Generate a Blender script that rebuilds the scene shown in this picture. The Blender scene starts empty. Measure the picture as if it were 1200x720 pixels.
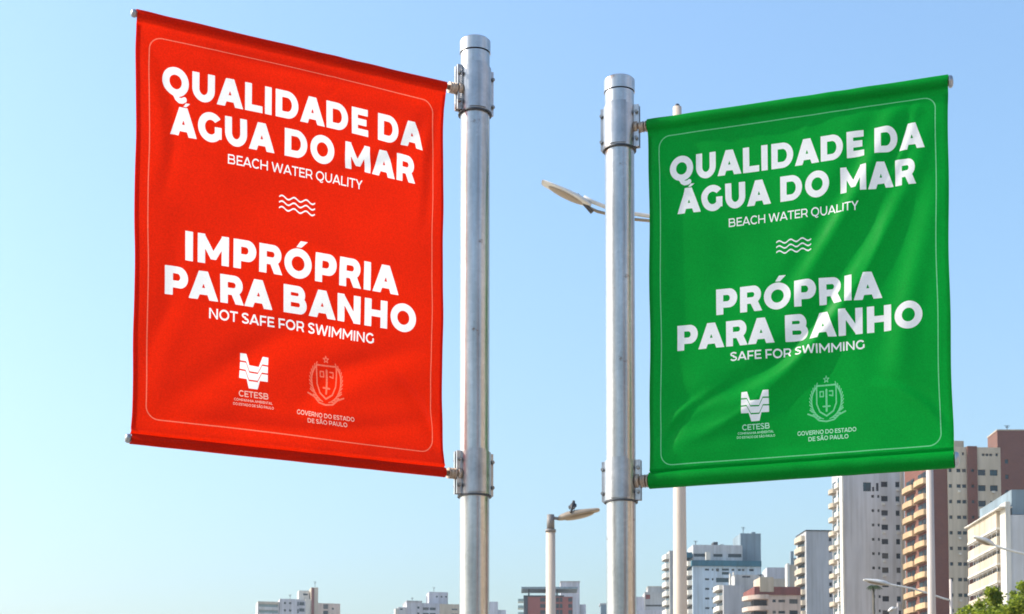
import bpy, bmesh, math, random
import numpy as np
from mathutils import Vector, Matrix
random.seed(7)
S = bpy.context.scene
COL = S.collection

# ------------------------------------------------------------------ camera
PITCH = 0.05654
FPX, PX0, PY0 = 1850.0, 600.0, 835.3          # focal length and principal point of the 1200x720 photograph
CAM_Z = 1.6
cam_d = bpy.data.cameras.new('camera')
cam = bpy.data.objects.new('camera', cam_d)
COL.objects.link(cam)
cam.location = (0, 0, CAM_Z)
cam.rotation_euler = (math.pi / 2 + PITCH, 0, 0)
cam_d.sensor_fit = 'HORIZONTAL'
cam_d.sensor_width = 36.0
cam_d.lens = 36.0 * FPX / 1200.0
cam_d.shift_y = (PY0 - 360.0) / 1200.0
cam_d.clip_start = 0.05
cam_d.clip_end = 20000
S.camera = cam

# ------------------------------------------------------------------ sky and sun
SUN_AZ = math.radians(83)      # to the left of the viewing direction
SUN_EL = math.radians(36)
sun_dir = Vector((-math.sin(SUN_AZ) * math.cos(SUN_EL), math.cos(SUN_AZ) * math.cos(SUN_EL), math.sin(SUN_EL)))
world = bpy.data.worlds.new('World')
S.world = world
world.use_nodes = True
wn = world.node_tree
bg = wn.nodes['Background']
sky = wn.nodes.new('ShaderNodeTexSky')
sky.sky_type = 'NISHITA'
sky.sun_disc = False
sky.sun_elevation = SUN_EL
sky.sun_rotation = -SUN_AZ
sky.altitude = 0
sky.air_density = 1.7
sky.dust_density = 2.6
sky.ozone_density = 6.8
bg.inputs['Strength'].default_value = 0.142
wn.links.new(sky.outputs['Color'], bg.inputs['Color'])
sd = bpy.data.lights.new('sun', 'SUN')
sd.energy = 3.3
sd.angle = math.radians(0.5)
sd.color = (1.0, 0.93, 0.82)
sun = bpy.data.objects.new('sun', sd)
COL.objects.link(sun)
sun.rotation_euler = sun_dir.to_track_quat('Z', 'Y').to_euler()
S.view_settings.view_transform = 'Standard'
S.view_settings.look = 'None'
S.view_settings.exposure = 0.92
S.view_settings.gamma = 1.0
S.cycles.max_bounces = 8
S.cycles.transparent_max_bounces = 8
S.cycles.use_denoising = True
S.cycles.filter_width = 1.7
cam_d.dof.use_dof = True
cam_d.dof.focus_distance = 5.6
cam_d.dof.aperture_fstop = 18.0

# ------------------------------------------------------------------ helpers
CP, SP = math.cos(PITCH), math.sin(PITCH)
def W(px, py, Y):
    """point of the photograph's pixel on the vertical plane at distance Y"""
    a, b = (px - PX0) / FPX, (PY0 - py) / FPX
    d = Vector((a, CP - b * SP, SP + b * CP))
    t = Y / d.y
    return Vector((d.x * t, Y, CAM_Z + d.z * t))

def tag(o, label=None, cat=None, group=None, kind=None):
    if label: o['label'] = label
    if cat: o['category'] = cat
    if group: o['group'] = group
    if kind: o['kind'] = kind
    return o

def empty(name, loc=(0, 0, 0), rz=0.0):
    o = bpy.data.objects.new(name, None)
    o.empty_display_size = 0.2
    COL.objects.link(o)
    o.location = loc
    o.rotation_euler = (0, 0, rz)
    return o

def add(name, mesh, mat=None, parent=None, loc=None, rot=None, scale=None):
    o = bpy.data.objects.new(name, mesh)
    COL.objects.link(o)
    if mat is not None and not mesh.materials:
        mesh.materials.append(mat)
    if parent is not None: o.parent = parent
    if loc is not None: o.location = loc
    if rot is not None: o.rotation_euler = rot
    if scale is not None: o.scale = scale
    return o

class MB:
    """mesh builder"""
    def __init__(self):
        self.v, self.f, self.s = [], [], []
    def quad(self, *p, smooth=False):
        n = len(self.v)
        self.v += [tuple(q) for q in p]
        self.f.append(tuple(range(n, n + len(p)))); self.s.append(smooth)
        return self
    def box(self, x0, x1, y0, y1, z0, z1, bottom=True):
        n = len(self.v)
        self.v += [(x0, y0, z0), (x1, y0, z0), (x1, y1, z0), (x0, y1, z0), (x0, y0, z1), (x1, y0, z1), (x1, y1, z1), (x0, y1, z1)]
        fs = [(4, 5, 6, 7), (0, 1, 5, 4), (1, 2, 6, 5), (2, 3, 7, 6), (3, 0, 4, 7)]
        if bottom: fs.append((3, 2, 1, 0))
        self.f += [tuple(n + i for i in q) for q in fs]; self.s += [False] * len(fs)
        return self
    def tube(self, pts, rad, seg=16, cap=True, smooth=True, squash=1.0):
        """swept tube through points, radius or list of radii"""
        pts = [Vector(p) for p in pts]
        rad = rad if isinstance(rad, (list, tuple)) else [rad] * len(pts)
        n0 = len(self.v)
        t0 = (pts[1] - pts[0]).normalized()
        ref = Vector((0, 0, 1)) if abs(t0.z) < 0.9 else Vector((0, 1, 0))
        a = t0.cross(ref).normalized()
        for i, p in enumerate(pts):
            t = (pts[min(i + 1, len(pts) - 1)] - pts[max(i - 1, 0)]).normalized()
            a = (a - t * a.dot(t)).normalized()
            b = t.cross(a)
            for k in range(seg):
                w = 2 * math.pi * k / seg
                self.v.append(tuple(p + a * (math.cos(w) * rad[i]) + b * (math.sin(w) * rad[i] * squash)))
        for i in range(len(pts) - 1):
            for k in range(seg):
                k2 = (k + 1) % seg
                self.f.append((n0 + i * seg + k, n0 + i * seg + k2, n0 + (i + 1) * seg + k2, n0 + (i + 1) * seg + k)); self.s.append(smooth)
        if cap:
            self.f.append(tuple(n0 + k for k in reversed(range(seg)))); self.s.append(False)
            e = n0 + (len(pts) - 1) * seg
            self.f.append(tuple(e + k for k in range(seg))); self.s.append(False)
        return self
    def lathe(self, prof, seg=32, cx=0, cy=0, a0=0.0, a1=2 * math.pi, smooth=True):
        """profile of (radius, z) turned about z; sharp corners by repeating a profile point"""
        full = abs(a1 - a0 - 2 * math.pi) < 1e-6
        n = seg if full else seg + 1
        n0 = len(self.v)
        for r, z in prof:
            for k in range(n):
                w = a0 + (a1 - a0) * k / seg
                self.v.append((cx + r * math.cos(w), cy + r * math.sin(w), z))
        for i in range(len(prof) - 1):
            if prof[i] == prof[i + 1]: continue
            for k in range(seg):
                k2 = (k + 1) % n
                self.f.append((n0 + i * n + k, n0 + i * n + k2, n0 + (i + 1) * n + k2, n0 + (i + 1) * n + k)); self.s.append(smooth)
        return self
    def mesh(self, name='m'):
        m = bpy.data.meshes.new(name)
        m.from_pydata(self.v, [], self.f)
        m.polygons.foreach_set('use_smooth', self.s)
        m.update()
        return m
    def build(self, name, mat, parent=None, **k):
        return add(name, self.mesh(name), mat, parent, **k)

# ------------------------------------------------------------------ materials
def new_mat(name):
    m = bpy.data.materials.new(name); m.use_nodes = True
    nt = m.node_tree
    return m, nt, nt.nodes['Principled BSDF']

def noise_mix(nt, bsdf, c1, c2, scale, detail=5, lo=0.35, hi=0.65, stretch=(1, 1, 1), rough=None, bump=0.0):
    tc = nt.nodes.new('ShaderNodeTexCoord'); mp = nt.nodes.new('ShaderNodeMapping')
    mp.inputs['Scale'].default_value = stretch
    nz = nt.nodes.new('ShaderNodeTexNoise'); nz.inputs['Scale'].default_value = scale; nz.inputs['Detail'].default_value = detail
    cr = nt.nodes.new('ShaderNodeValToRGB')
    cr.color_ramp.elements[0].position = lo; cr.color_ramp.elements[1].position = hi
    cr.color_ramp.elements[0].color = (*c1, 1); cr.color_ramp.elements[1].color = (*c2, 1)
    L = nt.links.new
    L(tc.outputs['Object'], mp.inputs['Vector']); L(mp.outputs['Vector'], nz.inputs['Vector'])
    L(nz.outputs['Fac'], cr.inputs['Fac']); L(cr.outputs['Color'], bsdf.inputs['Base Color'])
    if rough:
        mr = nt.nodes.new('ShaderNodeMapRange')
        mr.inputs['To Min'].default_value, mr.inputs['To Max'].default_value = rough
        L(nz.outputs['Fac'], mr.inputs['Value']); L(mr.outputs['Result'], bsdf.inputs['Roughness'])
    if bump:
        bp = nt.nodes.new('ShaderNodeBump'); bp.inputs['Strength'].default_value = bump; bp.inputs['Distance'].default_value = 0.01
        L(nz.outputs['Fac'], bp.inputs['Height']); L(bp.outputs['Normal'], bsdf.inputs['Normal'])
    return cr

M = {}
def paint(key, c, rough=0.8, var=0.12, scale=0.25, metallic=0.0, stretch=(1, 1, 0.35)):
    m, nt, b = new_mat(key)
    noise_mix(nt, b, tuple(x * (1 - var) for x in c), tuple(min(1, x * (1 + var)) for x in c), scale, stretch=stretch)
    src = b.inputs['Base Color'].links[0].from_socket
    tc = nt.nodes.new('ShaderNodeTexCoord'); mp = nt.nodes.new('ShaderNodeMapping'); mp.inputs['Scale'].default_value = (1.1, 1.1, .05)
    n1 = nt.nodes.new('ShaderNodeTexNoise'); n1.inputs['Scale'].default_value = 1.0; n1.inputs['Detail'].default_value = 6
    r1 = nt.nodes.new('ShaderNodeValToRGB'); r1.color_ramp.elements[0].position = .34; r1.color_ramp.elements[1].position = .58
    r1.color_ramp.elements[0].color = (.66, .63, .58, 1); r1.color_ramp.elements[1].color = (1, 1, 1, 1)
    m1 = nt.nodes.new('ShaderNodeMix'); m1.data_type = 'RGBA'; m1.blend_type = 'MULTIPLY'; m1.inputs['Factor'].default_value = .6
    L = nt.links.new
    L(tc.outputs['Object'], mp.inputs['Vector']); L(mp.outputs['Vector'], n1.inputs['Vector']); L(n1.outputs['Fac'], r1.inputs['Fac'])
    L(src, m1.inputs['A']); L(r1.outputs['Color'], m1.inputs['B']); L(m1.outputs['Result'], b.inputs['Base Color'])
    b.inputs['Roughness'].default_value = rough
    b.inputs['Metallic'].default_value = metallic
    M[key] = m
    return m

def glass(key, c=(0.02, 0.03, 0.035), rough=0.12):
    m, nt, b = new_mat(key)
    b.inputs['Base Color'].default_value = (*c, 1)
    b.inputs['Roughness'].default_value = rough
    b.inputs['IOR'].default_value = 1.5
    M[key] = m

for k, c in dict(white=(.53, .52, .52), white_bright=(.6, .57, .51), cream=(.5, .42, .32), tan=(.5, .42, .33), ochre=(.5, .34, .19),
                 grey=(.42, .42, .43), grey_blue=(.2, .26, .3), pale_blue=(.47, .56, .64), lavender=(.5, .49, .53), pinkish=(.56, .44, .37),
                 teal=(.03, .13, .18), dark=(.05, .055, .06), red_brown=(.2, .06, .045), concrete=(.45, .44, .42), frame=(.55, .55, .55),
                 frame_dark=(.035, .035, .035)).items():
    paint(k, c)
glass('glass'); glass('glass_curtain', (.08, .075, .065), .3); glass('glass_pale', (.045, .05, .055), .2); glass('glass_blue', (.03, .06, .07)); glass('glass_green', (.25, .33, .32), .25)

def brick(key, c1, c2, mortar):
    m, nt, b = new_mat(key)
    tc = nt.nodes.new('ShaderNodeTexCoord'); br = nt.nodes.new('ShaderNodeTexBrick')
    mp = nt.nodes.new('ShaderNodeMapping'); mp.inputs['Rotation'].default_value = (math.pi / 2, 0, 0)
    br.inputs['Color1'].default_value = (*c1, 1); br.inputs['Color2'].default_value = (*c2, 1); br.inputs['Mortar'].default_value = (*mortar, 1)
    br.inputs['Scale'].default_value = 2.0
    nz = nt.nodes.new('ShaderNodeTexNoise'); nz.inputs['Scale'].default_value = 0.3; nz.inputs['Detail'].default_value = 6
    mx = nt.nodes.new('ShaderNodeMix'); mx.data_type = 'RGBA'; mx.blend_type = 'MULTIPLY'; mx.inputs['Factor'].default_value = 0.5
    cr = nt.nodes.new('ShaderNodeValToRGB'); cr.color_ramp.elements[0].color = (.6, .6, .6, 1); cr.color_ramp.elements[1].color = (1.3, 1.3, 1.3, 1)
    L = nt.links.new
    L(tc.outputs['Object'], mp.inputs['Vector']); L(mp.outputs['Vector'], br.inputs['Vector'])
    L(tc.outputs['Object'], nz.inputs['Vector']); L(nz.outputs['Fac'], cr.inputs['Fac'])
    L(br.outputs['Color'], mx.inputs['A']); L(cr.outputs['Color'], mx.inputs['B']); L(mx.outputs['Result'], b.inputs['Base Color'])
    b.inputs['Roughness'].default_value = 0.9
    M[key] = m
brick('brick', (.14, .05, .034), (.19, .066, .043), (.17, .1, .075))
brick('brick_red', (.24, .055, .04), (.3, .07, .05), (.25, .12, .1))

def steel(key, c1, c2, r, metallic=.85, scale=14, stretch=(1, 1, 1)):
    m, nt, b = new_mat(key)
    noise_mix(nt, b, c1, c2, scale, detail=8, rough=r, stretch=stretch, bump=.05)
    b.inputs['Metallic'].default_value = metallic
    M[key] = m
steel('galvanized', (.5, .5, .5), (.62, .61, .6), (.24, .36), metallic=.9, stretch=(1, 1, .25))
def galvanise(m):
    nt = m.node_tree; b = nt.nodes['Principled BSDF']; L = nt.links.new
    src = b.inputs['Base Color'].links[0].from_socket
    tc = nt.nodes.new('ShaderNodeTexCoord')
    vo = nt.nodes.new('ShaderNodeTexVoronoi'); vo.inputs['Scale'].default_value = 70
    L(tc.outputs['Object'], vo.inputs['Vector'])
    hs = nt.nodes.new('ShaderNodeRGBToBW'); L(vo.outputs['Color'], hs.inputs['Color'])
    mr = nt.nodes.new('ShaderNodeMapRange'); mr.inputs['To Min'].default_value = .9; mr.inputs['To Max'].default_value = 1.06; L(hs.outputs[0], mr.inputs['Value'])
    mp = nt.nodes.new('ShaderNodeMapping'); mp.inputs['Scale'].default_value = (30, 30, 1.2); L(tc.outputs['Object'], mp.inputs['Vector'])
    n1 = nt.nodes.new('ShaderNodeTexNoise'); n1.inputs['Scale'].default_value = 1.0; n1.inputs['Detail'].default_value = 7; L(mp.outputs['Vector'], n1.inputs['Vector'])
    r1 = nt.nodes.new('ShaderNodeValToRGB'); r1.color_ramp.elements[0].position = .36; r1.color_ramp.elements[1].position = .6
    r1.color_ramp.elements[0].color = (.68, .63, .57, 1); r1.color_ramp.elements[1].color = (1, 1, 1, 1); L(n1.outputs['Fac'], r1.inputs['Fac'])
    m1 = nt.nodes.new('ShaderNodeMix'); m1.data_type = 'RGBA'; m1.blend_type = 'MULTIPLY'; m1.inputs['Factor'].default_value = 1.0
    L(src, m1.inputs['A']); L(mr.outputs['Result'], m1.inputs['B'])
    m2 = nt.nodes.new('ShaderNodeMix'); m2.data_type = 'RGBA'; m2.blend_type = 'MULTIPLY'; m2.inputs['Factor'].default_value = .8
    L(m1.outputs['Result'], m2.inputs['A']); L(r1.outputs['Color'], m2.inputs['B'])
    n2 = nt.nodes.new('ShaderNodeTexNoise'); n2.inputs['Scale'].default_value = 9; n2.inputs['Detail'].default_value = 9; n2.inputs['Roughness'].default_value = .7; L(tc.outputs['Object'], n2.inputs['Vector'])
    r2 = nt.nodes.new('ShaderNodeMapRange'); r2.inputs['From Min'].default_value = .63; r2.inputs['From Max'].default_value = .72; L(n2.outputs['Fac'], r2.inputs['Value'])
    m3 = nt.nodes.new('ShaderNodeMix'); m3.data_type = 'RGBA'; m3.inputs['B'].default_value = (.2, .1, .05, 1)
    L(r2.outputs['Result'], m3.inputs['Factor']); L(m2.outputs['Result'], m3.inputs['A']); L(m3.outputs['Result'], b.inputs['Base Color'])
galvanise(M['galvanized'])
steel('bracket_steel', (.42, .43, .45), (.56, .56, .57), (.3, .45), metallic=.95)
galvanise(M['bracket_steel'])
steel('bolt_steel', (.2, .2, .2), (.34, .33, .31), (.35, .5), scale=60)
steel('rod_steel', (.42, .31, .22), (.58, .46, .36), (.4, .6), metallic=.6, scale=30)
steel('strap_steel', (.07, .07, .08), (.13, .13, .13), (.4, .6), scale=30)
paint('post_paint', (.64, .53, .43), rough=.55, var=.06, scale=2.0)
paint('post_white', (.56, .49, .44), rough=.55, var=.06, scale=2.0)
paint('lamp_white', (.7, .68, .64), rough=.45, var=.05, scale=3.0)
paint('lamp_tan', (.32, .25, .18), rough=.5, var=.1, scale=4.0)
paint('lamp_grey', (.22, .2, .19), rough=.6, var=.1, scale=4.0)
paint('diffuser', (.34, .27, .2), rough=.3, var=.05, scale=3.0)
paint('black_plumage', (.02, .021, .024), rough=.6, var=.3, scale=40.0)
paint('bark', (.12, .09, .065), rough=.95, var=.35, scale=6.0)
paint('palm_bark', (.1, .09, .07), rough=.95, var=.3, scale=4.0)
paint('sand', (.5, .42, .3), rough=.95, var=.12, scale=.4, stretch=(1, 1, 1))
paint('asphalt', (.05, .05, .052), rough=.9, var=.2, scale=1.2, stretch=(1, 1, 1))
paint('paving', (.32, .3, .28), rough=.9, var=.15, scale=1.5, stretch=(1, 1, 1))
paint('road_paint', (.75, .75, .72), rough=.7, var=.06, scale=4, stretch=(1, 1, 1))

def leaf_mat(key, c1, c2, trans):
    m, nt, b = new_mat(key)
    oi = nt.nodes.new('ShaderNodeNewGeometry')
    cr = nt.nodes.new('ShaderNodeValToRGB')
    cr.color_ramp.elements[0].color = (*c1, 1); cr.color_ramp.elements[1].color = (*c2, 1)
    tr = nt.nodes.new('ShaderNodeBsdfTranslucent'); mx = nt.nodes.new('ShaderNodeMixShader'); mx.inputs[0].default_value = trans
    L = nt.links.new
    L(oi.outputs['Random Per Island'], cr.inputs['Fac']); L(cr.outputs['Color'], b.inputs['Base Color']); L(cr.outputs['Color'], tr.inputs['Color'])
    b.inputs['Roughness'].default_value = .5
    L(b.outputs['BSDF'], mx.inputs[1]); L(tr.outputs['BSDF'], mx.inputs[2])
    L(mx.outputs['Shader'], nt.nodes['Material Output'].inputs['Surface'])
    M[key] = m
leaf_mat('leaf', (.07, .14, .01), (.42, .47, .05), .5)
leaf_mat('palm_leaf', (.03, .05, .015), (.07, .1, .03), .25)

def cloth_mat(key, c, weave=1.0, trans=.44, spec=.09, rough=.42, sheen=.0):
    """dyed polyester flag fabric: fine weave, sheen, light shining through from behind"""
    m, nt, b = new_mat(key)
    L = nt.links.new
    tc = nt.nodes.new('ShaderNodeTexCoord')
    nz = nt.nodes.new('ShaderNodeTexNoise'); nz.inputs['Scale'].default_value = 3.0; nz.inputs['Detail'].default_value = 4
    cr = nt.nodes.new('ShaderNodeValToRGB')
    cr.color_ramp.elements[0].color = (*[x * .9 for x in c], 1); cr.color_ramp.elements[1].color = (*[min(1, x * 1.06) for x in c], 1)
    cr.color_ramp.elements[0].position = .3; cr.color_ramp.elements[1].position = .7
    L(tc.outputs['Object'], nz.inputs['Vector']); L(nz.outputs['Fac'], cr.inputs['Fac'])
    wv = nt.nodes.new('ShaderNodeTexNoise'); wv.inputs['Scale'].default_value = 190.0; wv.inputs['Detail'].default_value = 3
    wr = nt.nodes.new('ShaderNodeMapRange'); wr.inputs['From Min'].default_value = .3; wr.inputs['From Max'].default_value = .7
    wr.inputs['To Min'].default_value = 1 - .13 * weave; wr.inputs['To Max'].default_value = 1 + .08 * weave
    wm = nt.nodes.new('ShaderNodeMix'); wm.data_type = 'RGBA'; wm.blend_type = 'MULTIPLY'; wm.inputs['Factor'].default_value = 1.0
    L(tc.outputs['Object'], wv.inputs['Vector']); L(wv.outputs['Fac'], wr.inputs['Value'])
    L(cr.outputs['Color'], wm.inputs['A']); L(wr.outputs['Result'], wm.inputs['B'])
    L(wm.outputs['Result'], b.inputs['Base Color'])
    b.inputs['Roughness'].default_value = rough
    b.inputs['Specular IOR Level'].default_value = spec
    b.inputs['Sheen Weight'].default_value = sheen
    b.inputs['Sheen Roughness'].default_value = .4
    n2 = nt.nodes.new('ShaderNodeTexNoise'); n2.inputs['Scale'].default_value = 350.0; n2.inputs['Detail'].default_value = 2
    n3 = nt.nodes.new('ShaderNodeTexNoise'); n3.inputs['Scale'].default_value = 9.0; n3.inputs['Detail'].default_value = 3
    ad = nt.nodes.new('ShaderNodeMath'); ad.operation = 'MULTIPLY_ADD'; ad.inputs[1].default_value = .06
    L(tc.outputs['Object'], n2.inputs['Vector']); L(tc.outputs['Object'], n3.inputs['Vector'])
    L(n2.outputs['Fac'], ad.inputs[0]); L(n3.outputs['Fac'], ad.inputs[2])
    bp = nt.nodes.new('ShaderNodeBump'); bp.inputs['Strength'].default_value = .35; bp.inputs['Distance'].default_value = .006
    L(ad.outputs[0], bp.inputs['Height']); L(bp.outputs['Normal'], b.inputs['Normal'])
    tr = nt.nodes.new('ShaderNodeBsdfTranslucent'); L(wm.outputs['Result'], tr.inputs['Color']); L(bp.outputs['Normal'], tr.inputs['Normal'])
    mx = nt.nodes.new('ShaderNodeMixShader'); mx.inputs[0].default_value = trans
    L(b.outputs['BSDF'], mx.inputs[1]); L(tr.outputs['BSDF'], mx.inputs[2])
    L(mx.outputs['Shader'], nt.nodes['Material Output'].inputs['Surface'])
    M[key] = m
cloth_mat('cloth_red', (.76, .018, .002))
cloth_mat('cloth_green', (.001, .33, .034))
cloth_mat('print_white', (.92, .9, .86), weave=.35)
cloth_mat('print_faint_red', (.85, .17, .1))
cloth_mat('print_faint_green', (.18, .6, .28))
cloth_mat('print_soft_red', (.88, .5, .4))
cloth_mat('print_soft_green', (.5, .8, .58))

# ------------------------------------------------------------------ the ground (below the frame, lights and grounds the rest)
m = MB(); m.quad((-6000, -6000, 0), (6000, -6000, 0), (6000, 6000, 0), (-6000, 6000, 0))
tag(m.build('ground', M['sand']), kind='structure')
m = MB(); m.box(-60, 60, -14, 14, -.05, .12)
tag(m.build('pavement', M['paving']), kind='structure')
m = MB(); m.box(-120, 160, 60, 74, -.1, .02)
rd = tag(m.build('road', M['asphalt']), kind='structure')
for i in range(24):
    m = MB(); x = -110 + i * 11; m.quad((x, 66.9, .026), (x + 4, 66.9, .026), (x + 4, 67.1, .026), (x, 67.1, .026))
    m.build('lane_marking', M['road_paint'], rd)

# ------------------------------------------------------------------ lettering (heavy geometric capitals as distance fields, cap height 1)
def _box(x, y, x0, x1, y0, y1): return np.maximum(np.maximum(x0 - x, x - x1), np.maximum(y0 - y, y - y1))
def _ell(x, y, cx, cy, a, b):
    return (np.sqrt(((x - cx) / a) ** 2 + ((y - cy) / b) ** 2) - 1) * min(a, b)
def _half(x, y, p, q):     # negative to the left of p->q
    dx, dy = q[0] - p[0], q[1] - p[1]; n = math.hypot(dx, dy)
    return ((x - p[0]) * dy - (y - p[1]) * dx) / n
def _poly(x, y, pts):      # convex, counter-clockwise
    r = None
    for i in range(len(pts)):
        d = _half(x, y, pts[i], pts[(i + 1) % len(pts)])
        r = d if r is None else np.maximum(r, d)
    return r
def _seg(x, y, p, q, t):
    dx, dy = q[0] - p[0], q[1] - p[1]
    k = np.clip(((x - p[0]) * dx + (y - p[1]) * dy) / (dx * dx + dy * dy + 1e-12), 0, 1)
    return np.hypot(x - p[0] - k * dx, y - p[1] - k * dy) - t / 2
def _line(x, y, pts, t):
    r = None
    for i in range(len(pts) - 1):
        d = _seg(x, y, pts[i], pts[i + 1], t)
        r = d if r is None else np.minimum(r, d)
    return r
mn, mxm = np.minimum, np.maximum
def _bowl(x, y, xr, y0, y1):
    b = (y1 - y0) / 2; a = b * 1.0; c = (y0 + y1) / 2
    return mn(_box(x, y, 0, xr - a, y0, y1), _ell(x, y, xr - a, c, a, b))
INK = dict(A=1.22, B=1.02, C=1.03, D=1.1, E=.85, F=.82, G=1.08, H=1.06, I=0, L=.82, M=1.28, N=1.06, O=1.2, P=.97, Q=1.2, R=1.0, S=.88, T=.96, U=1.02, V=1.2, W=1.72, Y=1.14)
SB = dict(A=-.01, C=.06, G=.06, O=.06, Q=.06, S=.06, T=.02, V=-.01, W=0.0, Y=-.02)
def glyph(ch, x, y, s, t):
    """signed distance of one capital: s stem, t bar thickness"""
    base = {'Á': 'A', 'Ã': 'A', 'Ó': 'O'}.get(ch, ch)
    w = INK[base] if base != 'I' else s
    if base == 'A':
        at, l = s * .58, s * 1.16
        o = _poly(x, y, [(0, 0), (w, 0), (w / 2 + at, 1), (w / 2 - at, 1)])
        k = (w / 2 - at)
        ya = (w / 2 - l) / k
        i = _poly(x, y, [(l, -.02 * l / k), (w - l, -.02 * l / k), (w / 2, ya)])
        bar = np.abs(y - .29) - t * .48
        r = mxm(o, -mxm(i, -bar))
    elif base == 'B':
        o = mn(_bowl(x, y, w * .93, .48 - t * .45, 1), _bowl(x, y, w, 0, .5 + t * .5))
        hh = s
        i1 = mxm(_bowl(x - hh, y, w * .93 - 1.9 * hh, .5 + t * .55, 1 - t), hh - x)
        i2 = mxm(_bowl(x - hh, y, w - 1.95 * hh, t, .5 - t * .4), hh - x)
        r = mxm(o, -mn(i1, i2))
    elif base in 'CG':
        o = _ell(x, y, .58, .5, .58, .52); i = _ell(x, y, .58, .5, .58 - s, .52 - t * 1.08)
        r = mxm(o, -i)
        if base == 'C':
            wd = mxm(np.abs(y - .5) - (x - .58) * .72 - .06, .58 - x)
            wd = mxm(np.abs(y - .5) - np.abs(x - .5) * .66, .6 - x)
            r = mxm(r, -wd)
        else:
            wd = mxm(mxm(.5 - y, (y - .5) - (x - .5) * .62), .6 - x)
            r = mxm(r, -wd)
            r = mxm(r, x - w)
            r = mn(r, _box(x, y, w - s, w, .12, .53))
    elif base == 'D':
        c = w * .5
        o = mn(_box(x, y, 0, c, 0, 1), _ell(x, y, c, .5, w - c, .5))
        i = mn(_box(x, y, s, c, t, 1 - t), _ell(x, y, c, .5, w - c - s, .5 - t))
        r = mxm(o, -i)
    elif base in 'EF':
        r = mn(_box(x, y, 0, s, 0, 1), _box(x, y, 0, w * .98, 1 - t, 1))
        r = mn(r, _box(x, y, 0, w * .9, .5 - t * .5, .5 + t * .5) if base == 'E' else _box(x, y, 0, w * .9, .42 - t * .5, .42 + t * .5))
        if base == 'E': r = mn(r, _box(x, y, 0, w, 0, t))
    elif base == 'H':
        r = mn(mn(_box(x, y, 0, s, 0, 1), _box(x, y, w - s, w, 0, 1)), _box(x, y, 0, w, .5 - t / 2, .5 + t / 2))
    elif base == 'I': r = _box(x, y, 0, s, 0, 1)
    elif base == 'L': r = mn(_box(x, y, 0, s, 0, 1), _box(x, y, 0, w, 0, t))
    elif base == 'M':
        xa = np.minimum(x, w - x)
        up = 1 + (xa - s * .85) * (-.55) / (w / 2 - s * .85)
        v = mxm(mxm(y - up, (up - s * 1.42) - y) * .75, mxm(.16 - y, y - 1))
        v = mxm(v, -xa)
        r = mn(mn(_box(x, y, 0, s * .95, 0, 1), _box(x, y, w - s * .95, w, 0, 1)), v)
    elif base == 'N':
        r = mn(mn(_box(x, y, 0, s, 0, 1), _box(x, y, w - s, w, 0, 1)), _poly(x, y, [(0, 1), (w - s * .9, 0), (w, 0), (s * .9, 1)]))
    elif base in 'OQ':
        r = mxm(_ell(x, y, .6, .5, .6, .52), -_ell(x, y, .6, .5, .6 - s, .52 - t * 1.08))
        if base == 'Q':
            r = mn(r, _line(x, y, [(.55, .06), (.64, -.07), (.76, -.13), (.9, -.12), (1.0, -.07)], t * .8))
    elif base in 'PR':
        y0 = .26 if base == 'P' else .31
        o = mn(_box(x, y, 0, s, 0, 1), _bowl(x, y, w * (.985 if base == 'P' else .95), y0, 1))
        i = mxm(_bowl(x - s, y, w * .95 - 1.95 * s, y0 + t, 1 - t), s - x)
        r = mxm(o, -i)
        if base == 'R':
            r = mn(r, _poly(x, y, [(w - s * 1.12, 0), (w, 0), (w * .66 + s * .4, .42), (w * .66 - s * .75, .42)]))
    elif base == 'S':
        c = []
        for k in range(13):
            a = math.radians(35 + k * (235 / 12)); c.append((.44 + (.44 - t / 2) * math.cos(a) * .97, .755 + (.265 - t / 2) * math.sin(a)))
        for k in range(13):
            a = math.radians(90 - k * (235 / 12)); c.append((.44 + (.46 - t / 2) * math.cos(a) * .97, .26 + (.28 - t / 2) * math.sin(a)))
        r = _line(x, y, c, t * 1.05)
    elif base == 'T': r = mn(_box(x, y, w / 2 - s / 2, w / 2 + s / 2, 0, 1), _box(x, y, 0, w, 1 - t, 1))
    elif base == 'U':
        o = mn(_box(x, y, 0, w, .45, 1), _ell(x, y, w / 2, .45, w / 2, .47))
        i = mn(_box(x, y, s, w - s, .45, 1.2), _ell(x, y, w / 2, .45, w / 2 - s, .47 - t * 1.05))
        r = mxm(o, -i)
    elif base == 'W':
        p = [(s * .5, 1.1), (w * .27, -.02), (w * .5, .95), (w * .73, -.02), (w - s * .5, 1.1)]
        r = mxm(_line(x, y, p, s), mxm(y - 1, -y))
    elif base == 'V':
        r = mxm(_line(x, y, [(s * .4, 1.1), (w / 2, -.02), (w - s * .4, 1.1)], s), mxm(y - 1, -y))
    elif base == 'Y':
        r = mxm(mn(_line(x, y, [(s * .35, 1.12), (w / 2, .42), (w - s * .35, 1.12)], s), _box(x, y, w / 2 - s / 2, w / 2 + s / 2, 0, .45)), mxm(y - 1, -y))
    if ch == 'Á':
        r = mn(r, _poly(x, y, [(w * .5, 1.035), (w * .61, 1.035), (w * .76, 1.17), (w * .6, 1.17)]))
    if ch == 'Ó':
        r = mn(r, _poly(x, y, [(w * .42, 1.06), (w * .6, 1.06), (w * .82, 1.28), (w * .56, 1.28)]))
    if ch == 'Ã':
        r = mn(r, _line(x, y, [(w * .25, 1.12), (w * .38, 1.2), (w * .6, 1.12), (w * .75, 1.2)], t * .8))
    return r
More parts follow.
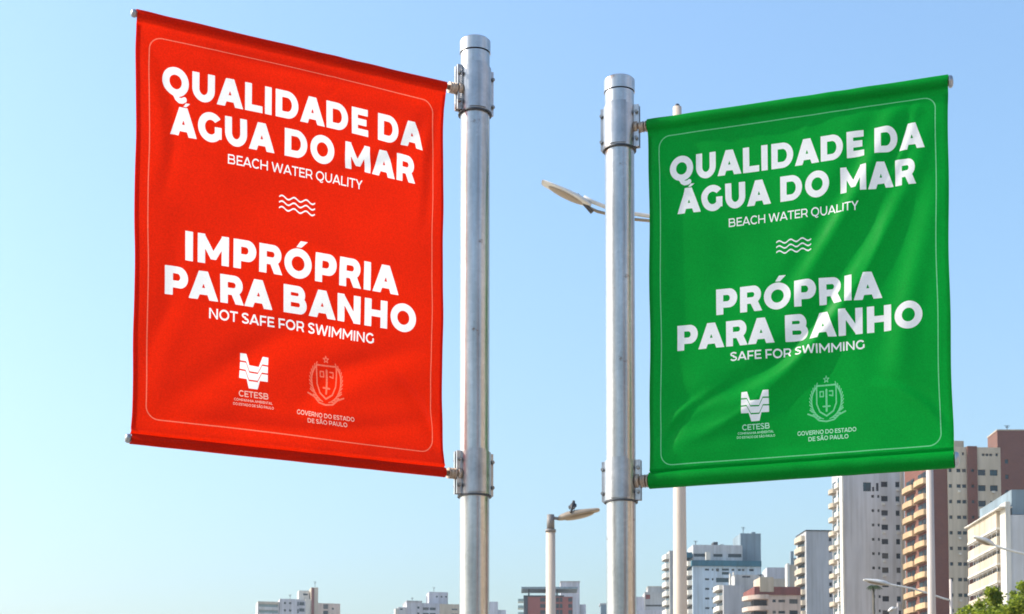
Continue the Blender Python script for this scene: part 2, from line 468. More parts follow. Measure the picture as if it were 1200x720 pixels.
def text_layout(txt, s, track=0.0):
    pos, x = [], 0.0
    for ch in txt:
        if ch == ' ': x += .40 + track; continue
        base = {'Á': 'A', 'Ã': 'A', 'Ó': 'O'}.get(ch, ch)
        sb = SB.get(base, .095)
        w = INK[base] if base != 'I' else s
        rsb = .02 if base in 'LEFPRTY' else sb
        pos.append((ch, x + sb, w)); x += sb + w + rsb + track
    x0 = pos[0][1]; x1 = pos[-1][1] + pos[-1][2]
    return [(c, p - x0, w) for c, p, w in pos], x1 - x0
def text_sdf(U, V, txt, u0, u1, base, cap, s, t, track=0.0):
    lay, tw = text_layout(txt, s, track)
    kx = (u1 - u0) / tw
    out = np.full(U.shape, 1.0)
    for ch, p, w in lay:
        a, b = u0 + p * kx - .01, u0 + (p + w) * kx + .01
        sel = (U > a) & (U < b) & (V > base - .35 * cap) & (V < base + 1.45 * cap)
        if sel.any():
            d = glyph(ch, (U[sel] - u0) / kx - p, (V[sel] - base) / cap, s, t) * min(kx, cap)
            out[sel] = np.minimum(out[sel], d)
    return out

# ------------------------------------------------------------------ emblems
def logo_sdf(U, V, u0, u1, v0, v1):
    """three-row M-shaped block mark: two outer columns and a lower middle column, split by wavy joints"""
    x = (U - u0) / (u1 - u0); y = (V - v0) / (v1 - v0)
    xs = np.abs(x - .5)
    top = np.interp(xs, [0, .17, .29, .5], [.68, .68, 1.0, 1.0])
    bot = np.interp(xs, [0, .15, .23, .5], [0, 0, .27, .27])
    r = mxm(mxm(y - top, bot - y) * .8, xs - .5)
    for j in (.245, .49):
        yj = np.interp(xs, [0, .15, .29, .5], [j - .245 + .245, j - .0, j + .265, j + .265])
        r = mxm(r, .022 - np.abs(y - yj))
    return r * min(u1 - u0, v1 - v0)
def emblem_sdf(U, V, cu, cv, w, h):
    """heraldic line emblem: shield with an upright sword between two leafy branches, star above, ribbon below"""
    x = (U - cu) / w; y = (V - cv) / h           # about -.5 .. .5
    r = np.full(U.shape, 1.0)
    sh = [(-.26, .3), (.26, .3), (.26, -.1), (.18, -.27), (0, -.37), (-.18, -.27), (-.26, -.1), (-.26, .3)]
    r = mn(r, _line(x, y, sh, .035))
    r = mn(r, _line(x, y, [(0, .2), (0, -.26)], .05))
    r = mn(r, _line(x, y, [(-.09, -.16), (.09, -.16)], .035))
    r = mn(r, _line(x, y, [(-.17, .17), (-.08, .17), (-.08, .06), (-.17, .06), (-.17, .17)], .028))
    r = mn(r, _line(x, y, [(.08, .17), (.17, .17), (.17, .06), (.08, .08)], .028))
    for sg in (-1, 1):
        pts = []
        for k in range(15):
            a = math.radians(-78 + k * 9.6); pts.append((sg * (.4 * math.cos(a)), -.03 + .41 * math.sin(a)))
        r = mn(r, _line(x, y, pts, .022))
        for k in range(1, 14):
            px, py = pts[k]; a = math.radians(-78 + k * 9.6)
            for off, ln in ((.55, .1), (-.55, .075)):
                q = (px + sg * ln * math.cos(a + 1.1 * (1 if off > 0 else 1.6)), py + ln * math.sin(a + 1.1 * (1 if off > 0 else 1.6)))
                r = mn(r, _seg(x, y, (px, py), q, .026))
    st = [(.075 * (1 if k % 2 == 0 else .4) * math.sin(k * math.pi / 5), .43 + .075 * (1 if k % 2 == 0 else .4) * math.cos(k * math.pi / 5)) for k in range(11)]
    r = mn(r, _line(x, y, st, .022))
    r = mn(r, _line(x, y, [(-.5, -.3), (-.33, -.36), (-.2, -.46), (0, -.49), (.2, -.46), (.33, -.36), (.5, -.3)], .035))
    r = mn(r, _line(x, y, [(-.44, -.22), (-.3, -.29)], .03)); r = mn(r, _line(x, y, [(.44, -.22), (.3, -.29)], .03))
    return r * min(w, h)
def wave_sdf(U, V, u0, u1, v0, v1):
    r = np.full(U.shape, 1.0)
    for k in range(3):
        vc = v0 + (v1 - v0) * (.18 + .32 * k)
        amp = (v1 - v0) * .09
        d = np.abs(V - vc - amp * np.sin((U - u0) / (u1 - u0) * 2 * math.pi * 3)) * .85 - .0023
        r = mn(r, mxm(d, mxm(u0 - U, U - u1)))
    return r
def border_sdf(U, V, u0, u1, v0, v1, rad, lw):
    cx, cy = (u0 + u1) / 2, (v0 + v1) / 2
    qx = np.abs(U - cx) - (u1 - u0) / 2 + rad; qy = np.abs(V - cy) - (v1 - v0) / 2 + rad
    d = np.hypot(np.maximum(qx, 0), np.maximum(qy, 0)) + np.minimum(np.maximum(qx, qy), 0) - rad
    return np.abs(d) - lw / 2

BW, BH = 1.0903, 1.40
BOLD = (.318, .246); MED = (.172, .148); SEMI = (.2, .17); TINY = (.2, .17)
def prints(which):
    dv = 0.0 if which == 'red' else .012
    L = []
    fz = 'print_faint_red' if which == 'red' else 'print_faint_green'
    sz = 'print_soft_red' if which == 'red' else 'print_soft_green'
    L.append(('border_line', (0, 1.1, 0, 1.4), fz, 8, lambda U, V: border_sdf(U, V, .043, 1.047, .084, 1.322 + dv * .4, .042, .0036)))
    L.append(('heading_lettering', (.07, 1.03, .98, 1.27), 'print_white', 8, lambda U, V: mn(text_sdf(U, V, 'QUALIDADE DA', .084, 1.010, 1.142 + dv * .5, .094, *BOLD), text_sdf(U, V, 'ÁGUA DO MAR', .108, .978, 1.015 + dv * .6, .094, *BOLD))))
    L.append(('subheading_lettering', (.29, .79, .93, 1.0), 'print_white', 12, lambda U, V: text_sdf(U, V, 'BEACH WATER QUALITY', .300, .778, .953, .032, *MED)))
    L.append(('wave_symbol', (.46, .62, .81, .9), 'print_white', 8, lambda U, V: wave_sdf(U, V, .476, .604, .826, .884)))
    if which == 'red':
        L.append(('status_lettering', (.08, 1.01, .47, .77), 'print_white', 8, lambda U, V: mn(text_sdf(U, V, 'IMPRÓPRIA', .164, .918, .614, .096, *BOLD), text_sdf(U, V, 'PARA BANHO', .096, .986, .492, .095, *BOLD))))
        L.append(('status_translation_lettering', (.23, .84, .42, .49), 'print_white', 12, lambda U, V: text_sdf(U, V, 'NOT SAFE FOR SWIMMING', .243, .829, .434, .0345, *SEMI)))
    else:
        L.append(('status_lettering', (.08, 1.01, .47, .77), 'print_white', 8, lambda U, V: mn(text_sdf(U, V, 'PRÓPRIA', .252, .855, .628, .096, *BOLD), text_sdf(U, V, 'PARA BANHO', .104, .994, .506, .095, *BOLD))))
        L.append(('status_translation_lettering', (.23, .84, .42, .49), 'print_white', 12, lambda U, V: text_sdf(U, V, 'SAFE FOR SWIMMING', .303, .791, .451, .0325, *SEMI)))
    L.append(('agency_mark', (.335, .457, .212, .342), 'print_white', 12, lambda U, V: logo_sdf(U, V, .346, .446, .222, .331)))
    L.append(('agency_lettering', (.315, .48, .15, .22), sz, 16, lambda U, V: mn(text_sdf(U, V, 'CETESB', .347, .447, .192, .0205, *SEMI), mn(text_sdf(U, V, 'COMPANHIA AMBIENTAL', .331, .462, .1765, .0085, *TINY), text_sdf(U, V, 'DO ESTADO DE SÃO PAULO', .328, .466, .1615, .0085, *TINY)))))
    L.append(('state_emblem', (.57, .735, .19, .375), fz, 12, lambda U, V: emblem_sdf(U, V, .652, .283, .134, .166)))
    L.append(('state_lettering', (.535, .77, .125, .181), sz, 16, lambda U, V: mn(text_sdf(U, V, 'GOVERNO DO ESTADO', .547, .756, .157, .0155, *SEMI), text_sdf(U, V, 'DE SÃO PAULO', .586, .728, .134, .0155, *SEMI))))
    return L

# ------------------------------------------------------------------ banners
SLEEVE = dict(red=(.015, .017), green=(.025, .0305))       # radii of the sleeves sewn round the rods
def curve_dist(U, V, pts):
    """signed distance and running length to a polyline"""
    best = np.full(U.shape, 9.0); sgn = np.zeros(U.shape); run = np.zeros(U.shape); acc = 0.0
    for p, q in zip(pts[:-1], pts[1:]):
        dx, dy = q[0] - p[0], q[1] - p[1]; n = math.hypot(dx, dy)
        k = np.clip(((U - p[0]) * dx + (V - p[1]) * dy) / n ** 2, 0, 1)
        d = np.hypot(U - p[0] - k * dx, V - p[1] - k * dy)
        c = d < best
        best = np.where(c, d, best); run = np.where(c, acc + k * n, run)
        sgn = np.where(c, np.sign((U - p[0]) * dy - (V - p[1]) * dx), sgn); acc += n
    return best * sgn, run / acc
def smooth_curve(pts, n=40):
    pts = np.array(pts, float); t = np.linspace(0, len(pts) - 1, n); out = []
    for x in t:
        i = min(int(x), len(pts) - 2); f = x - i
        p0, p1, p2, p3 = pts[max(i - 1, 0)], pts[i], pts[i + 1], pts[min(i + 2, len(pts) - 1)]
        out.append(tuple(.5 * ((2 * p1) + (-p0 + p2) * f + (2 * p0 - 5 * p1 + 4 * p2 - p3) * f * f + (-p0 + 3 * p1 - 3 * p2 + p3) * f ** 3)))
    return out
def crease(U, V, pts, amp, sig, under=.75):
    s, r = curve_dist(U, V, smooth_curve(pts))
    env = np.sin(np.clip(r, 0.0, 1) * math.pi) ** .6
    return amp * env * (np.exp(-(s / sig) ** 2) - under * np.exp(-((s - sig * 1.9) / (sig * 1.15)) ** 2))
def folds_green(U, V):
    d = np.zeros(U.shape)
    for pts, amp, sig in (
        ([(1.03, 1.26), (.95, 1.02), (.82, .78), (.67, .56), (.50, .37), (.28, .23), (.04, .13)], .0125, .034),
        ([(.93, 1.34), (.85, 1.18), (.76, 1.0), (.62, .78), (.50, .60)], .0105, .032),
        ([(.74, .62), (.57, .45), (.32, .31), (.06, .25)], .0095, .030),
        ([(1.06, 1.05), (1.0, .80), (.94, .55), (.9, .3)], .008, .040),
        ([(.08, .56), (.2, .38), (.42, .25), (.66, .11)], .005, .040),
        ([(.99, 1.33), (.96, 1.2), (.90, 1.08), (.84, .98)], .0055, .014),
        ([(.88, .88), (.80, .72), (.70, .6)], .0028, .012),
        ([(.45, .335), (.33, .245), (.18, .18)], .0028, .012),
        ([(.02, 1.34), (.06, 1.22), (.17, 1.1), (.32, 1.02)], .0055, .015),
        ([(.02, 1.32), (.03, 1.1), (.06, .85), (.05, .6)], .003, .014),
        ([(.02, .08), (.06, .2), (.15, .3), (.3, .38)], .005, .014),
        ([(.3, 1.345), (.33, 1.29), (.38, 1.25)], .002, .010), ([(.58, 1.345), (.6, 1.3), (.57, 1.26)], .002, .010),
        ([(1.07, .1), (1.02, .2), (.93, .28), (.8, .33)], .0055, .015)):
        d += crease(U, V, pts, amp, sig)
    d += .007 * np.sin(U * 5.2 + 1.1 + V * 1.6) + .003 * np.sin(U * 11 - V * 6) + .0008 * np.sin(U * 37 + V * 9 + 2 * np.sin(V * 5))
    return d
def folds_red(U, V):
    d = .010 * np.sin(U * 4.4 + .4 - V * 1.0) + .005 * np.sin(V * 6 + U * 3.3) + .0009 * np.sin(V * 33 + U * 7 + 2 * np.sin(U * 6))
    for pts, amp, sig in (([(.02, 1.335), (.4, 1.31), (.8, 1.32), (1.07, 1.34)], .004, .022),
                          ([(.06, .1), (.33, .3), (.5, .42), (.74, .5)], .009, .044),
                          ([(1.07, .2), (.8, .14), (.5, .1), (.1, .095)], .005, .025),
                          ([(.52, .15), (.72, .33), (1.04, .45)], .009, .038),
                          ([(1.07, 1.33), (.98, 1.18), (.84, 1.05), (.6, .97)], .0055, .026),
                          ([(1.07, 1.32), (1.04, 1.1), (1.02, .85)], .006, .015),
                          ([(1.07, .08), (1.0, .24), (.88, .36)], .009, .018),
                          ([(.02, .1), (.05, .3), (.12, .5), (.13, .75)], .005, .03),
                          ([(.02, 1.33), (.09, 1.2), (.12, 1.0), (.09, .8)], .007, .02),
                          ([(.25, 1.345), (.27, 1.28), (.33, 1.24)], .0025, .011), ([(.66, 1.345), (.68, 1.29), (.64, 1.25)], .0025, .011),
                          ([(.3, .9), (.5, .76), (.8, .7)], .004, .03)):
        d += crease(U, V, pts, amp, sig, .6)
    return d

def make_banner(which, inner, ang, zbot, label):
    """cloth panel in its plane: u runs left to right as read, v upwards; front side faces the camera"""
    sg = -1 if which == 'red' else 1
    dirv = Vector((math.cos(ang), sg * -math.sin(ang), 0))            # direction of +u
    if which == 'red':
        dirv = Vector((math.cos(ang), math.sin(ang), 0))
        origin = Vector((inner[0], inner[1], zbot)) - dirv * BW
    else:
        dirv = Vector((math.cos(ang), -math.sin(ang), 0))
        origin = Vector((inner[0], inner[1], zbot))
    nrm = Vector((dirv.y, -dirv.x, 0))                                # towards the camera
    root = empty('banner', origin + dirv * BW / 2)
    RT, RB = SLEEVE[which]
    # rows: (v, d, weight of the folds)
    rows = []
    for k in range(0, 15):           # bottom sleeve: from the back, round below, up the front
        a = math.radians(205 + k * (270 - 0) / 14)
        rows.append((RB + RB * math.sin(a), RB * math.cos(a) * 1.0, 0.0))
    v_s = RB * 2 + .010
    rows = [(v, d, w) for v, d, w in rows if True]
    rows.append((v_s - .003, .006, .15))
    nv = 104
    for k in range(nv + 1):
        v = v_s + .006 + (BH - 2 * RT - .016 - v_s - .006) * k / nv
        edge = min(1.0, (v - v_s) / .05, (BH - 2 * RT - .012 - v) / .05)
        rows.append((v, .002, max(0.0, edge)))
    rows.append((BH - 2 * RT - .006, .005, 0.0))
    for k in range(0, 15):
        a = math.radians(-70 + k * 250 / 14)
        rows.append((BH - RT + RT * math.sin(a), RT * math.cos(a), 0.0))
    i_plane0 = 16; i_plane1 = 16 + nv
    R = np.array(rows)
    nu = 88
    us = np.linspace(0, BW, nu + 1)
    Vv = np.repeat(R[:, 0][:, None], nu + 1, 1); Dd = np.repeat(R[:, 1][:, None], nu + 1, 1); Ww = np.repeat(R[:, 2][:, None], nu + 1, 1)
    Uu = np.repeat(us[None, :], len(rows), 0)
    F = folds_green(Uu, Vv) if which == 'green' else folds_red(Uu, Vv)
    # slightly slack side edges and sleeves that are not perfectly round
    inw = .006 * np.sin(np.clip(Vv / BH, 0, 1) * math.pi) + .0016 * np.sin(Vv * 14 + Uu * 3) * Ww
    Us = Uu + inw * (1 - 2 * Uu / BW)
    rip = .0012 * np.sin(Uu * 31 + np.sin(Uu * 9) * 2) * (1 - Ww)
    D = Dd + F * Ww + rip
    o = np.array(origin - root.location); du = np.array(dirv); dn = np.array(nrm)
    P = o[None, None, :] + Us[..., None] * du + D[..., None] * dn + Vv[..., None] * np.array([0, 0, 1.0])
    gu = np.gradient(P, axis=1); gv = np.gradient(P, axis=0)
    N = np.cross(gu, gv); N /= np.linalg.norm(N, axis=2, keepdims=True)
    L = prints(which)
    bins = {}                      # owner -> [verts, normals, faces]
    def B(k): return bins.setdefault(k, [[], [], []])
    key_maps = {}
    nrow = len(rows)
    # coarse cell bounding: evaluate every print on an 8x8 sub-grid of each cell, vectorised
    cells = [(i, j) for i in range(nrow - 1) for j in range(nu)]
    sub0 = 8
    ci = np.array([c[0] for c in cells]); cj = np.array([c[1] for c in cells])
    t = np.linspace(0, 1, sub0 + 1)
    TT, SS = np.meshgrid(t, t)     # TT along u, SS along v
    va, vb = R[ci, 0], R[ci + 1, 0]; ua, ub = us[cj], us[cj + 1]
    UU = ua[:, None, None] + (ub - ua)[:, None, None] * TT; VV = va[:, None, None] + (vb - va)[:, None, None] * SS
    plane = (ci >= i_plane0) & (ci < i_plane1)
    best = np.full(UU.shape, 1.0); fine = np.zeros(len(cells), int)
    act = np.zeros((len(L), len(cells)), bool)
    for kk, (nm, bx, mt, sub, fn) in enumerate(L):
        here = plane & (ub > bx[0]) & (ua < bx[1]) & (vb > bx[2]) & (va < bx[3])
        d = np.full(UU.shape, 1.0); d[here] = fn(UU[here], VV[here])
        near = plane & (np.abs(d).min(axis=(1, 2)) < .0022)
        mixed = plane & ((d.min(axis=(1, 2)) < 0) & (d.max(axis=(1, 2)) > 0))
        act[kk] = here & (d.min(axis=(1, 2)) < .02)
        fine = np.where(near | mixed, np.maximum(fine, sub), fine)
        best = np.minimum(best, d)
    def corner(c):
        i, j = c
        return P[i, j], P[i, j + 1], P[i + 1, j + 1], P[i + 1, j], N[i, j], N[i, j + 1], N[i + 1, j + 1], N[i + 1, j]
    # uniform cells
    for c, fl, b in zip(cells, fine, best[:, 4, 4]):
        if fl: continue
        own = 'cloth'
        if b < 0:
            u, v = np.array([(us[c[1]] + us[c[1] + 1]) / 2]), np.array([(R[c[0], 0] + R[c[0] + 1, 0]) / 2])
            own = int(np.argmin([q[4](u, v)[0] for q in L]))
        vs, ns, fs = B(own); km = key_maps.setdefault(own, {})
        ids = []
        for q in ((c[0], c[1]), (c[0], c[1] + 1), (c[0] + 1, c[1] + 1), (c[0] + 1, c[1])):
            if q not in km:
                km[q] = len(vs); vs.append(P[q]); ns.append(N[q])
            ids.append(km[q])
        fs.append(ids)
    # cells crossed by an outline: marching squares
    for ic, (c, sub) in enumerate(zip(cells, fine)):
        if not sub: continue
        use = np.flatnonzero(act[:, ic])
        i, j = c
        t = np.linspace(0, 1, sub + 1); TT, SS = np.meshgrid(t, t)
        U = us[j] + (us[j + 1] - us[j]) * TT; V = R[i, 0] + (R[i + 1, 0] - R[i, 0]) * SS
        ds = np.array([L[q][4](U, V) for q in use])
        f = ds.min(axis=0); own = use[ds.argmin(axis=0)]
        f = np.where(np.abs(f) < 1e-7, 1e-7, f)
        p00, p10, p11, p01, n00, n10, n11, n01 = corner(c)
        def pos(a, b):
            w = ((1 - a) * (1 - b), a * (1 - b), a * b, (1 - a) * b)
            return p00 * w[0] + p10 * w[1] + p11 * w[2] + p01 * w[3], n00 * w[0] + n10 * w[1] + n11 * w[2] + n01 * w[3]
        local = {}; todo = []
        def vid(k, a, b):
            vs, ns, fs = B(k)
            q = (k, round(a, 6), round(b, 6))
            if q not in local:
                local[q] = len(vs); vs.append(None); ns.append(None); todo.append((k, len(vs) - 1, a, b))
            return local[q]
        sgnf = f < 0
        # merge runs of untouched small cells along u
        for b in range(sub):
            a = 0
            while a < sub:
                ins = [sgnf[b, a], sgnf[b, a + 1], sgnf[b + 1, a + 1], sgnf[b + 1, a]]
                if all(ins) or not any(ins):
                    k = int(own[b, a]) if ins[0] else 'cloth'
                    e = a + 1
                    while e < sub and sgnf[b, e + 1] == ins[0] and sgnf[b + 1, e + 1] == ins[0]: e += 1
                    B(k)[2].append([vid(k, a / sub, b / sub), vid(k, e / sub, b / sub), vid(k, e / sub, (b + 1) / sub), vid(k, a / sub, (b + 1) / sub)])
                    a = e; continue
                cs = [(a, b), (a + 1, b), (a + 1, b + 1), (a, b + 1)]
                fv = [f[y, x] for x, y in cs]
                ow = int(own[cs[int(np.argmin(fv))][1], cs[int(np.argmin(fv))][0]])
                for want in (True, False):
                    k = ow if want else 'cloth'
                    poly = []
                    for q in range(4):
                        q2 = (q + 1) % 4
                        if (fv[q] < 0) == want: poly.append(cs[q])
                        if (fv[q] < 0) != (fv[q2] < 0):
                            w = fv[q] / (fv[q] - fv[q2])
                            poly.append((cs[q][0] + (cs[q2][0] - cs[q][0]) * w, cs[q][1] + (cs[q2][1] - cs[q][1]) * w))
                    if len(poly) >= 3:
                        ids = [vid(k, x / sub, y / sub) for x, y in poly]
                        if len(set(ids)) >= 3: B(k)[2].append(list(dict.fromkeys(ids)))
                a += 1
        ta = np.array([q[2] for q in todo])[:, None]; tb = np.array([q[3] for q in todo])[:, None]
        pp, nn = pos(ta, tb)
        for (k, iv, _, _), p_, n_ in zip(todo, pp, nn):
            bk = bins[k]; bk[0][iv] = p_; bk[1][iv] = n_
    for k, (vs, ns, fs) in bins.items():
        nm, mt = ('cloth', 'cloth_' + which) if k == 'cloth' else (L[k][0], L[k][2])
        me = bpy.data.meshes.new(nm)
        me.from_pydata(np.array(vs).tolist(), [], fs)
        me.polygons.foreach_set('use_smooth', [True] * len(me.polygons))
        me.update()
        nn_ = np.array(ns); nn_ /= np.linalg.norm(nn_, axis=1, keepdims=True)
        me.normals_split_custom_set_from_vertices(nn_.tolist())
        add(nm, me, M[mt], root)
    for j0, j1 in ((0, 1), (nu - 1, nu)):
        vs, fs = [], []
        for i in range(i_plane0, i_plane1 + 1):
            vs += [tuple(P[i, j0] - N[i, j0] * .0018), tuple(P[i, j1] - N[i, j1] * .0018)]
        for i in range(i_plane1 - i_plane0): fs.append((2 * i, 2 * i + 1, 2 * i + 3, 2 * i + 2))
        me = bpy.data.meshes.new('side_hem'); me.from_pydata(vs, [], fs); me.polygons.foreach_set('use_smooth', [True] * len(fs)); me.update()
        add('side_hem', me, M['cloth_' + which], root)
    tag(root, label, 'banner', 'beach banners')
    return root, origin, dirv, nrm

RED_IN, RED_A, RED_Z = (-.2328, 5.4020), .48654, CAM_Z + 1.1200
GRN_IN, GRN_A, GRN_Z = (.5098, 5.7917), .34059, CAM_Z + 1.1577
make_banner('red', RED_IN, RED_A, RED_Z, 'red fabric banner with white lettering on the left pole, warning against swimming')
make_banner('green', GRN_IN, GRN_A, GRN_Z, 'green fabric banner with white lettering on the right pole, creased diagonally')

# ------------------------------------------------------------------ banner poles
def make_pole(name, px_c, inner, ang, sg, zbot, ytop, label, gap_px):
    """galvanised pole; sg -1: banner to the left, +1: to the right"""
    which_b = 'red' if sg < 0 else 'green'
    dirb = Vector((sg * math.cos(ang), -math.sin(ang), 0))           # from the pole along the rods
    # pole axis: where the banner's line meets the pixel column of the pole
    k = (px_c - PX0) / FPX
    # depth along the optical axis at mid height
    zmid = zbot + .7 - CAM_Z
    best = None
    for i in range(4000):
        g = i * .0001
        X, Y = inner[0] - dirb.x * g, inner[1] - dirb.y * g
        e = abs(X / (Y * CP + zmid * SP) - k)
        if best is None or e < best[0]: best = (e, g, X, Y)
    g, X, Y = best[1:]
    dep = Y * CP + zmid * SP
    r = 17.3 / FPX * dep
    ztop = W(px_c, ytop, Y - r).z
    root = empty(name, (X, Y, 0))
    zp = .12
    z_cap = W(px_c, ytop + 15.5, Y - r).z
    MB().lathe([(r, zp + .02), (r, z_cap - .004)], seg=48).build('shaft', M['galvanized'], root)
    rc = r * 1.055
    MB().lathe([(r * .9, z_cap), (rc, z_cap), (rc, z_cap), (rc, ztop - .006), (rc, ztop - .006), (rc - .006, ztop), (rc - .006, ztop), (0.0001, ztop + .002)], seg=48).build('cap', M['galvanized'], root)
    b = MB().box(-.16, .16, -.16, .16, zp, zp + .02).build('base_plate', M['bracket_steel'], root)
    for bx in (-1, 1):
        for by in (-1, 1):
            MB().lathe([(.016, zp + .02), (.016, zp + .045), (.016, zp + .045), (.001, zp + .046)], seg=6, cx=bx * .125, cy=by * .125, smooth=False).build('anchor_bolt', M['bolt_steel'], root)
    lx = dirb; ly = Vector((0, 0, 1)).cross(dirb)                     # clamp axes
    for which, zc, rr in (('top', zbot + BH - SLEEVE[which_b][0], SLEEVE[which_b][0]), ('bottom', zbot + SLEEVE[which_b][1], SLEEVE[which_b][1])):
        zlo, zhi = zc - .075, zc + .085
        if which == 'bottom': zlo, zhi = zc - .07, zc + .08
        # two half shells bolted together either side of the pole
        phi = math.atan2(dirb.y, dirb.x)
        cl = MB()
        ro = r + .0055
        cl.lathe([(r + .0005, zlo), (ro, zlo), (ro, zlo), (ro, zhi), (ro, zhi), (r + .0005, zhi)], seg=48)
        clamp = cl.build('clamp', M['bracket_steel'], root)
        # front saddle plate, thicker, over the camera side
        fr = math.radians(-90) - .1 * sg
        sp = MB(); a0, a1 = fr - .42, fr + .62
        if sg > 0: a0, a1 = fr - .62, fr + .42
        for (ra, za, zb) in ((r + .006, zlo + .004, zhi + .006),):
            rp = ra + .004
            sp.lathe([(ra, za), (rp, za), (rp, za), (rp, zb), (rp, zb), (ra, zb)], seg=14, a0=a0, a1=a1)
            for w in (a0, a1):
                c, s_ = math.cos(w), math.sin(w)
                sp.quad((ra * c, ra * s_, za), (rp * c, rp * s_, za), (rp * c, rp * s_, zb), (ra * c, ra * s_, zb))
        sp.build('saddle', M['bracket_steel'], clamp)
        # flanges with bolts, left and right of the pole
        for side in (1, -1):
            fl = MB()
            c0 = dirb * side
            wdt = .017 if side == 1 else .0095
            t_ = .0045
            for off in (-.009, .009):
                pa = c0 * (ro - .003) + ly * (off - t_); pb = c0 * (ro + wdt) + ly * (off - t_)
                pc = c0 * (ro + wdt) + ly * (off + t_); pd = c0 * (ro - .003) + ly * (off + t_)
                n0 = len(fl.v)
                fl.v += [(q.x, q.y, z) for z in (zlo, zhi) for q in (pa, pb, pc, pd)]
                fl.f += [tuple(n0 + i for i in q) for q in ((0, 1, 5, 4), (1, 2, 6, 5), (2, 3, 7, 6), (3, 0, 4, 7), (4, 5, 6, 7), (3, 2, 1, 0))]
                fl.s += [False] * 6
            fl.build('flange', M['bracket_steel'], clamp)
            for zb in (zlo + .03, zhi - .03):
                ctr = c0 * (ro + wdt * .52); ctr.z = zb
                bo = MB()
                bo.tube([ctr - ly * .024, ctr + ly * .024], .0045, seg=8)
                bo.tube([ctr - ly * .0225, ctr - ly * .0142], .007, seg=6, smooth=False)
                bo.tube([ctr + ly * .0142, ctr + ly * .021], .007, seg=6, smooth=False)
                bo.build('bolt', M['bolt_steel'], clamp)
        # dark strap round the foot of the clamp
        MB().lathe([(r + .001, zlo - .0065), (ro + .0025, zlo - .0065), (ro + .0025, zlo - .0065), (ro + .0025, zlo - .0015), (ro + .0025, zlo - .0015), (r + .001, zlo - .0015)], seg=48).build('strap', M['strap_steel'], clamp)
        # socket and rod
        so = MB()
        a = dirb * (ro - .002); e = dirb * (g - .012); a.z = e.z = zc
        rs = max(rr, .024)
        so.tube([a, a + dirb * .014], rs * .95, seg=24)
        so.tube([a + dirb * .0142, e - dirb * .004], rs * .72, seg=24)
        for q in range(3):
            w = a + dirb * (.02 + q * .011)
            so.tube([w, w + dirb * .005], rs * .8, seg=24)
        so.build('socket', M['rod_steel'], clamp)
        rod = MB()
        e2 = dirb * (g + BW + .004); e2.z = zc
        rod.tube([e - dirb * .004, e2], rr * .6, seg=20)
        rod_o = rod.build('rod', M['rod_steel'], root)
        tip = MB(); ax = [e2 + dirb * x for x in (-.003, .0, .006, .011, .013)]
        tip.tube(ax, [rr * .82, rr * .86, rr * .86, rr * .66, rr * .25], seg=20)
        tip.build('end_cap', M['bracket_steel'], rod_o)
    tag(root, label, 'pole', 'banner poles')
    return root
make_pole('banner_pole', 556.4, RED_IN, RED_A, -1, RED_Z, 39.8, 'galvanised steel pole holding the red banner', 35)
make_pole('banner_pole', 726.8, GRN_IN, GRN_A, 1, GRN_Z, 85.8, 'galvanised steel pole holding the green banner', 33)

# ------------------------------------------------------------------ street lamps
def luminaire(root, p0, p1, wide, th, name='luminaire', mats=('lamp_white', 'diffuser')):
    """cobra head from its neck p0 to its tip p1"""
    p0, p1 = Vector(p0), Vector(p1)
    ax = (p1 - p0); ln = ax.length; ax.normalize()
    si = ax.cross(Vector((0, 0, 1))).normalized(); up = si.cross(ax)
    prof = [(0, .35, .5), (.08, .6, .8), (.25, .9, 1.0), (.5, 1.0, .95), (.75, .95, .7), (.95, .8, .5), (1.0, .6, .36)]
    sh = MB(); seg = 14; n0 = 0
    for t, w, h in prof:
        for k in range(seg):
            a = 2 * math.pi * k / seg
            y = math.sin(a); y = y * (1.0 if y > 0 else .35)
            q = p0 + ax * (ln * t) + si * (wide / 2 * w * math.cos(a)) + up * (th * .62 * h * y)
            sh.v.append(tuple(q))
    for i in range(len(prof) - 1):
        for k in range(seg):
            k2 = (k + 1) % seg
            sh.f.append((i * seg + k, i * seg + k2, (i + 1) * seg + k2, (i + 1) * seg + k)); sh.s.append(True)
    sh.f.append(tuple(range(seg))); sh.s.append(False)
    sh.f.append(tuple((len(prof) - 1) * seg + k for k in reversed(range(seg)))); sh.s.append(False)
    lu = sh.build(name, M[mats[0]], root)
    df = MB(); c = p0 + ax * (ln * .5) - up * (th * .19)
    n0 = 0
    for rr, dz in ((1.0, 0), (.9, -.1), (.55, -.2), (.02, -.23)):
        for k in range(16):
            a = 2 * math.pi * k / 16
            df.v.append(tuple(c + ax * (ln * .36 * rr * math.cos(a)) + si * (wide * .4 * rr * math.sin(a)) + up * (dz * th)))
    for i in range(3):
        for k in range(16):
            k2 = (k + 1) % 16
            df.f.append((i * 16 + k, (i + 1) * 16 + k, (i + 1) * 16 + k2, i * 16 + k2)); df.s.append(True)
    df.build('diffuser', M[mats[1]], lu)
    return lu

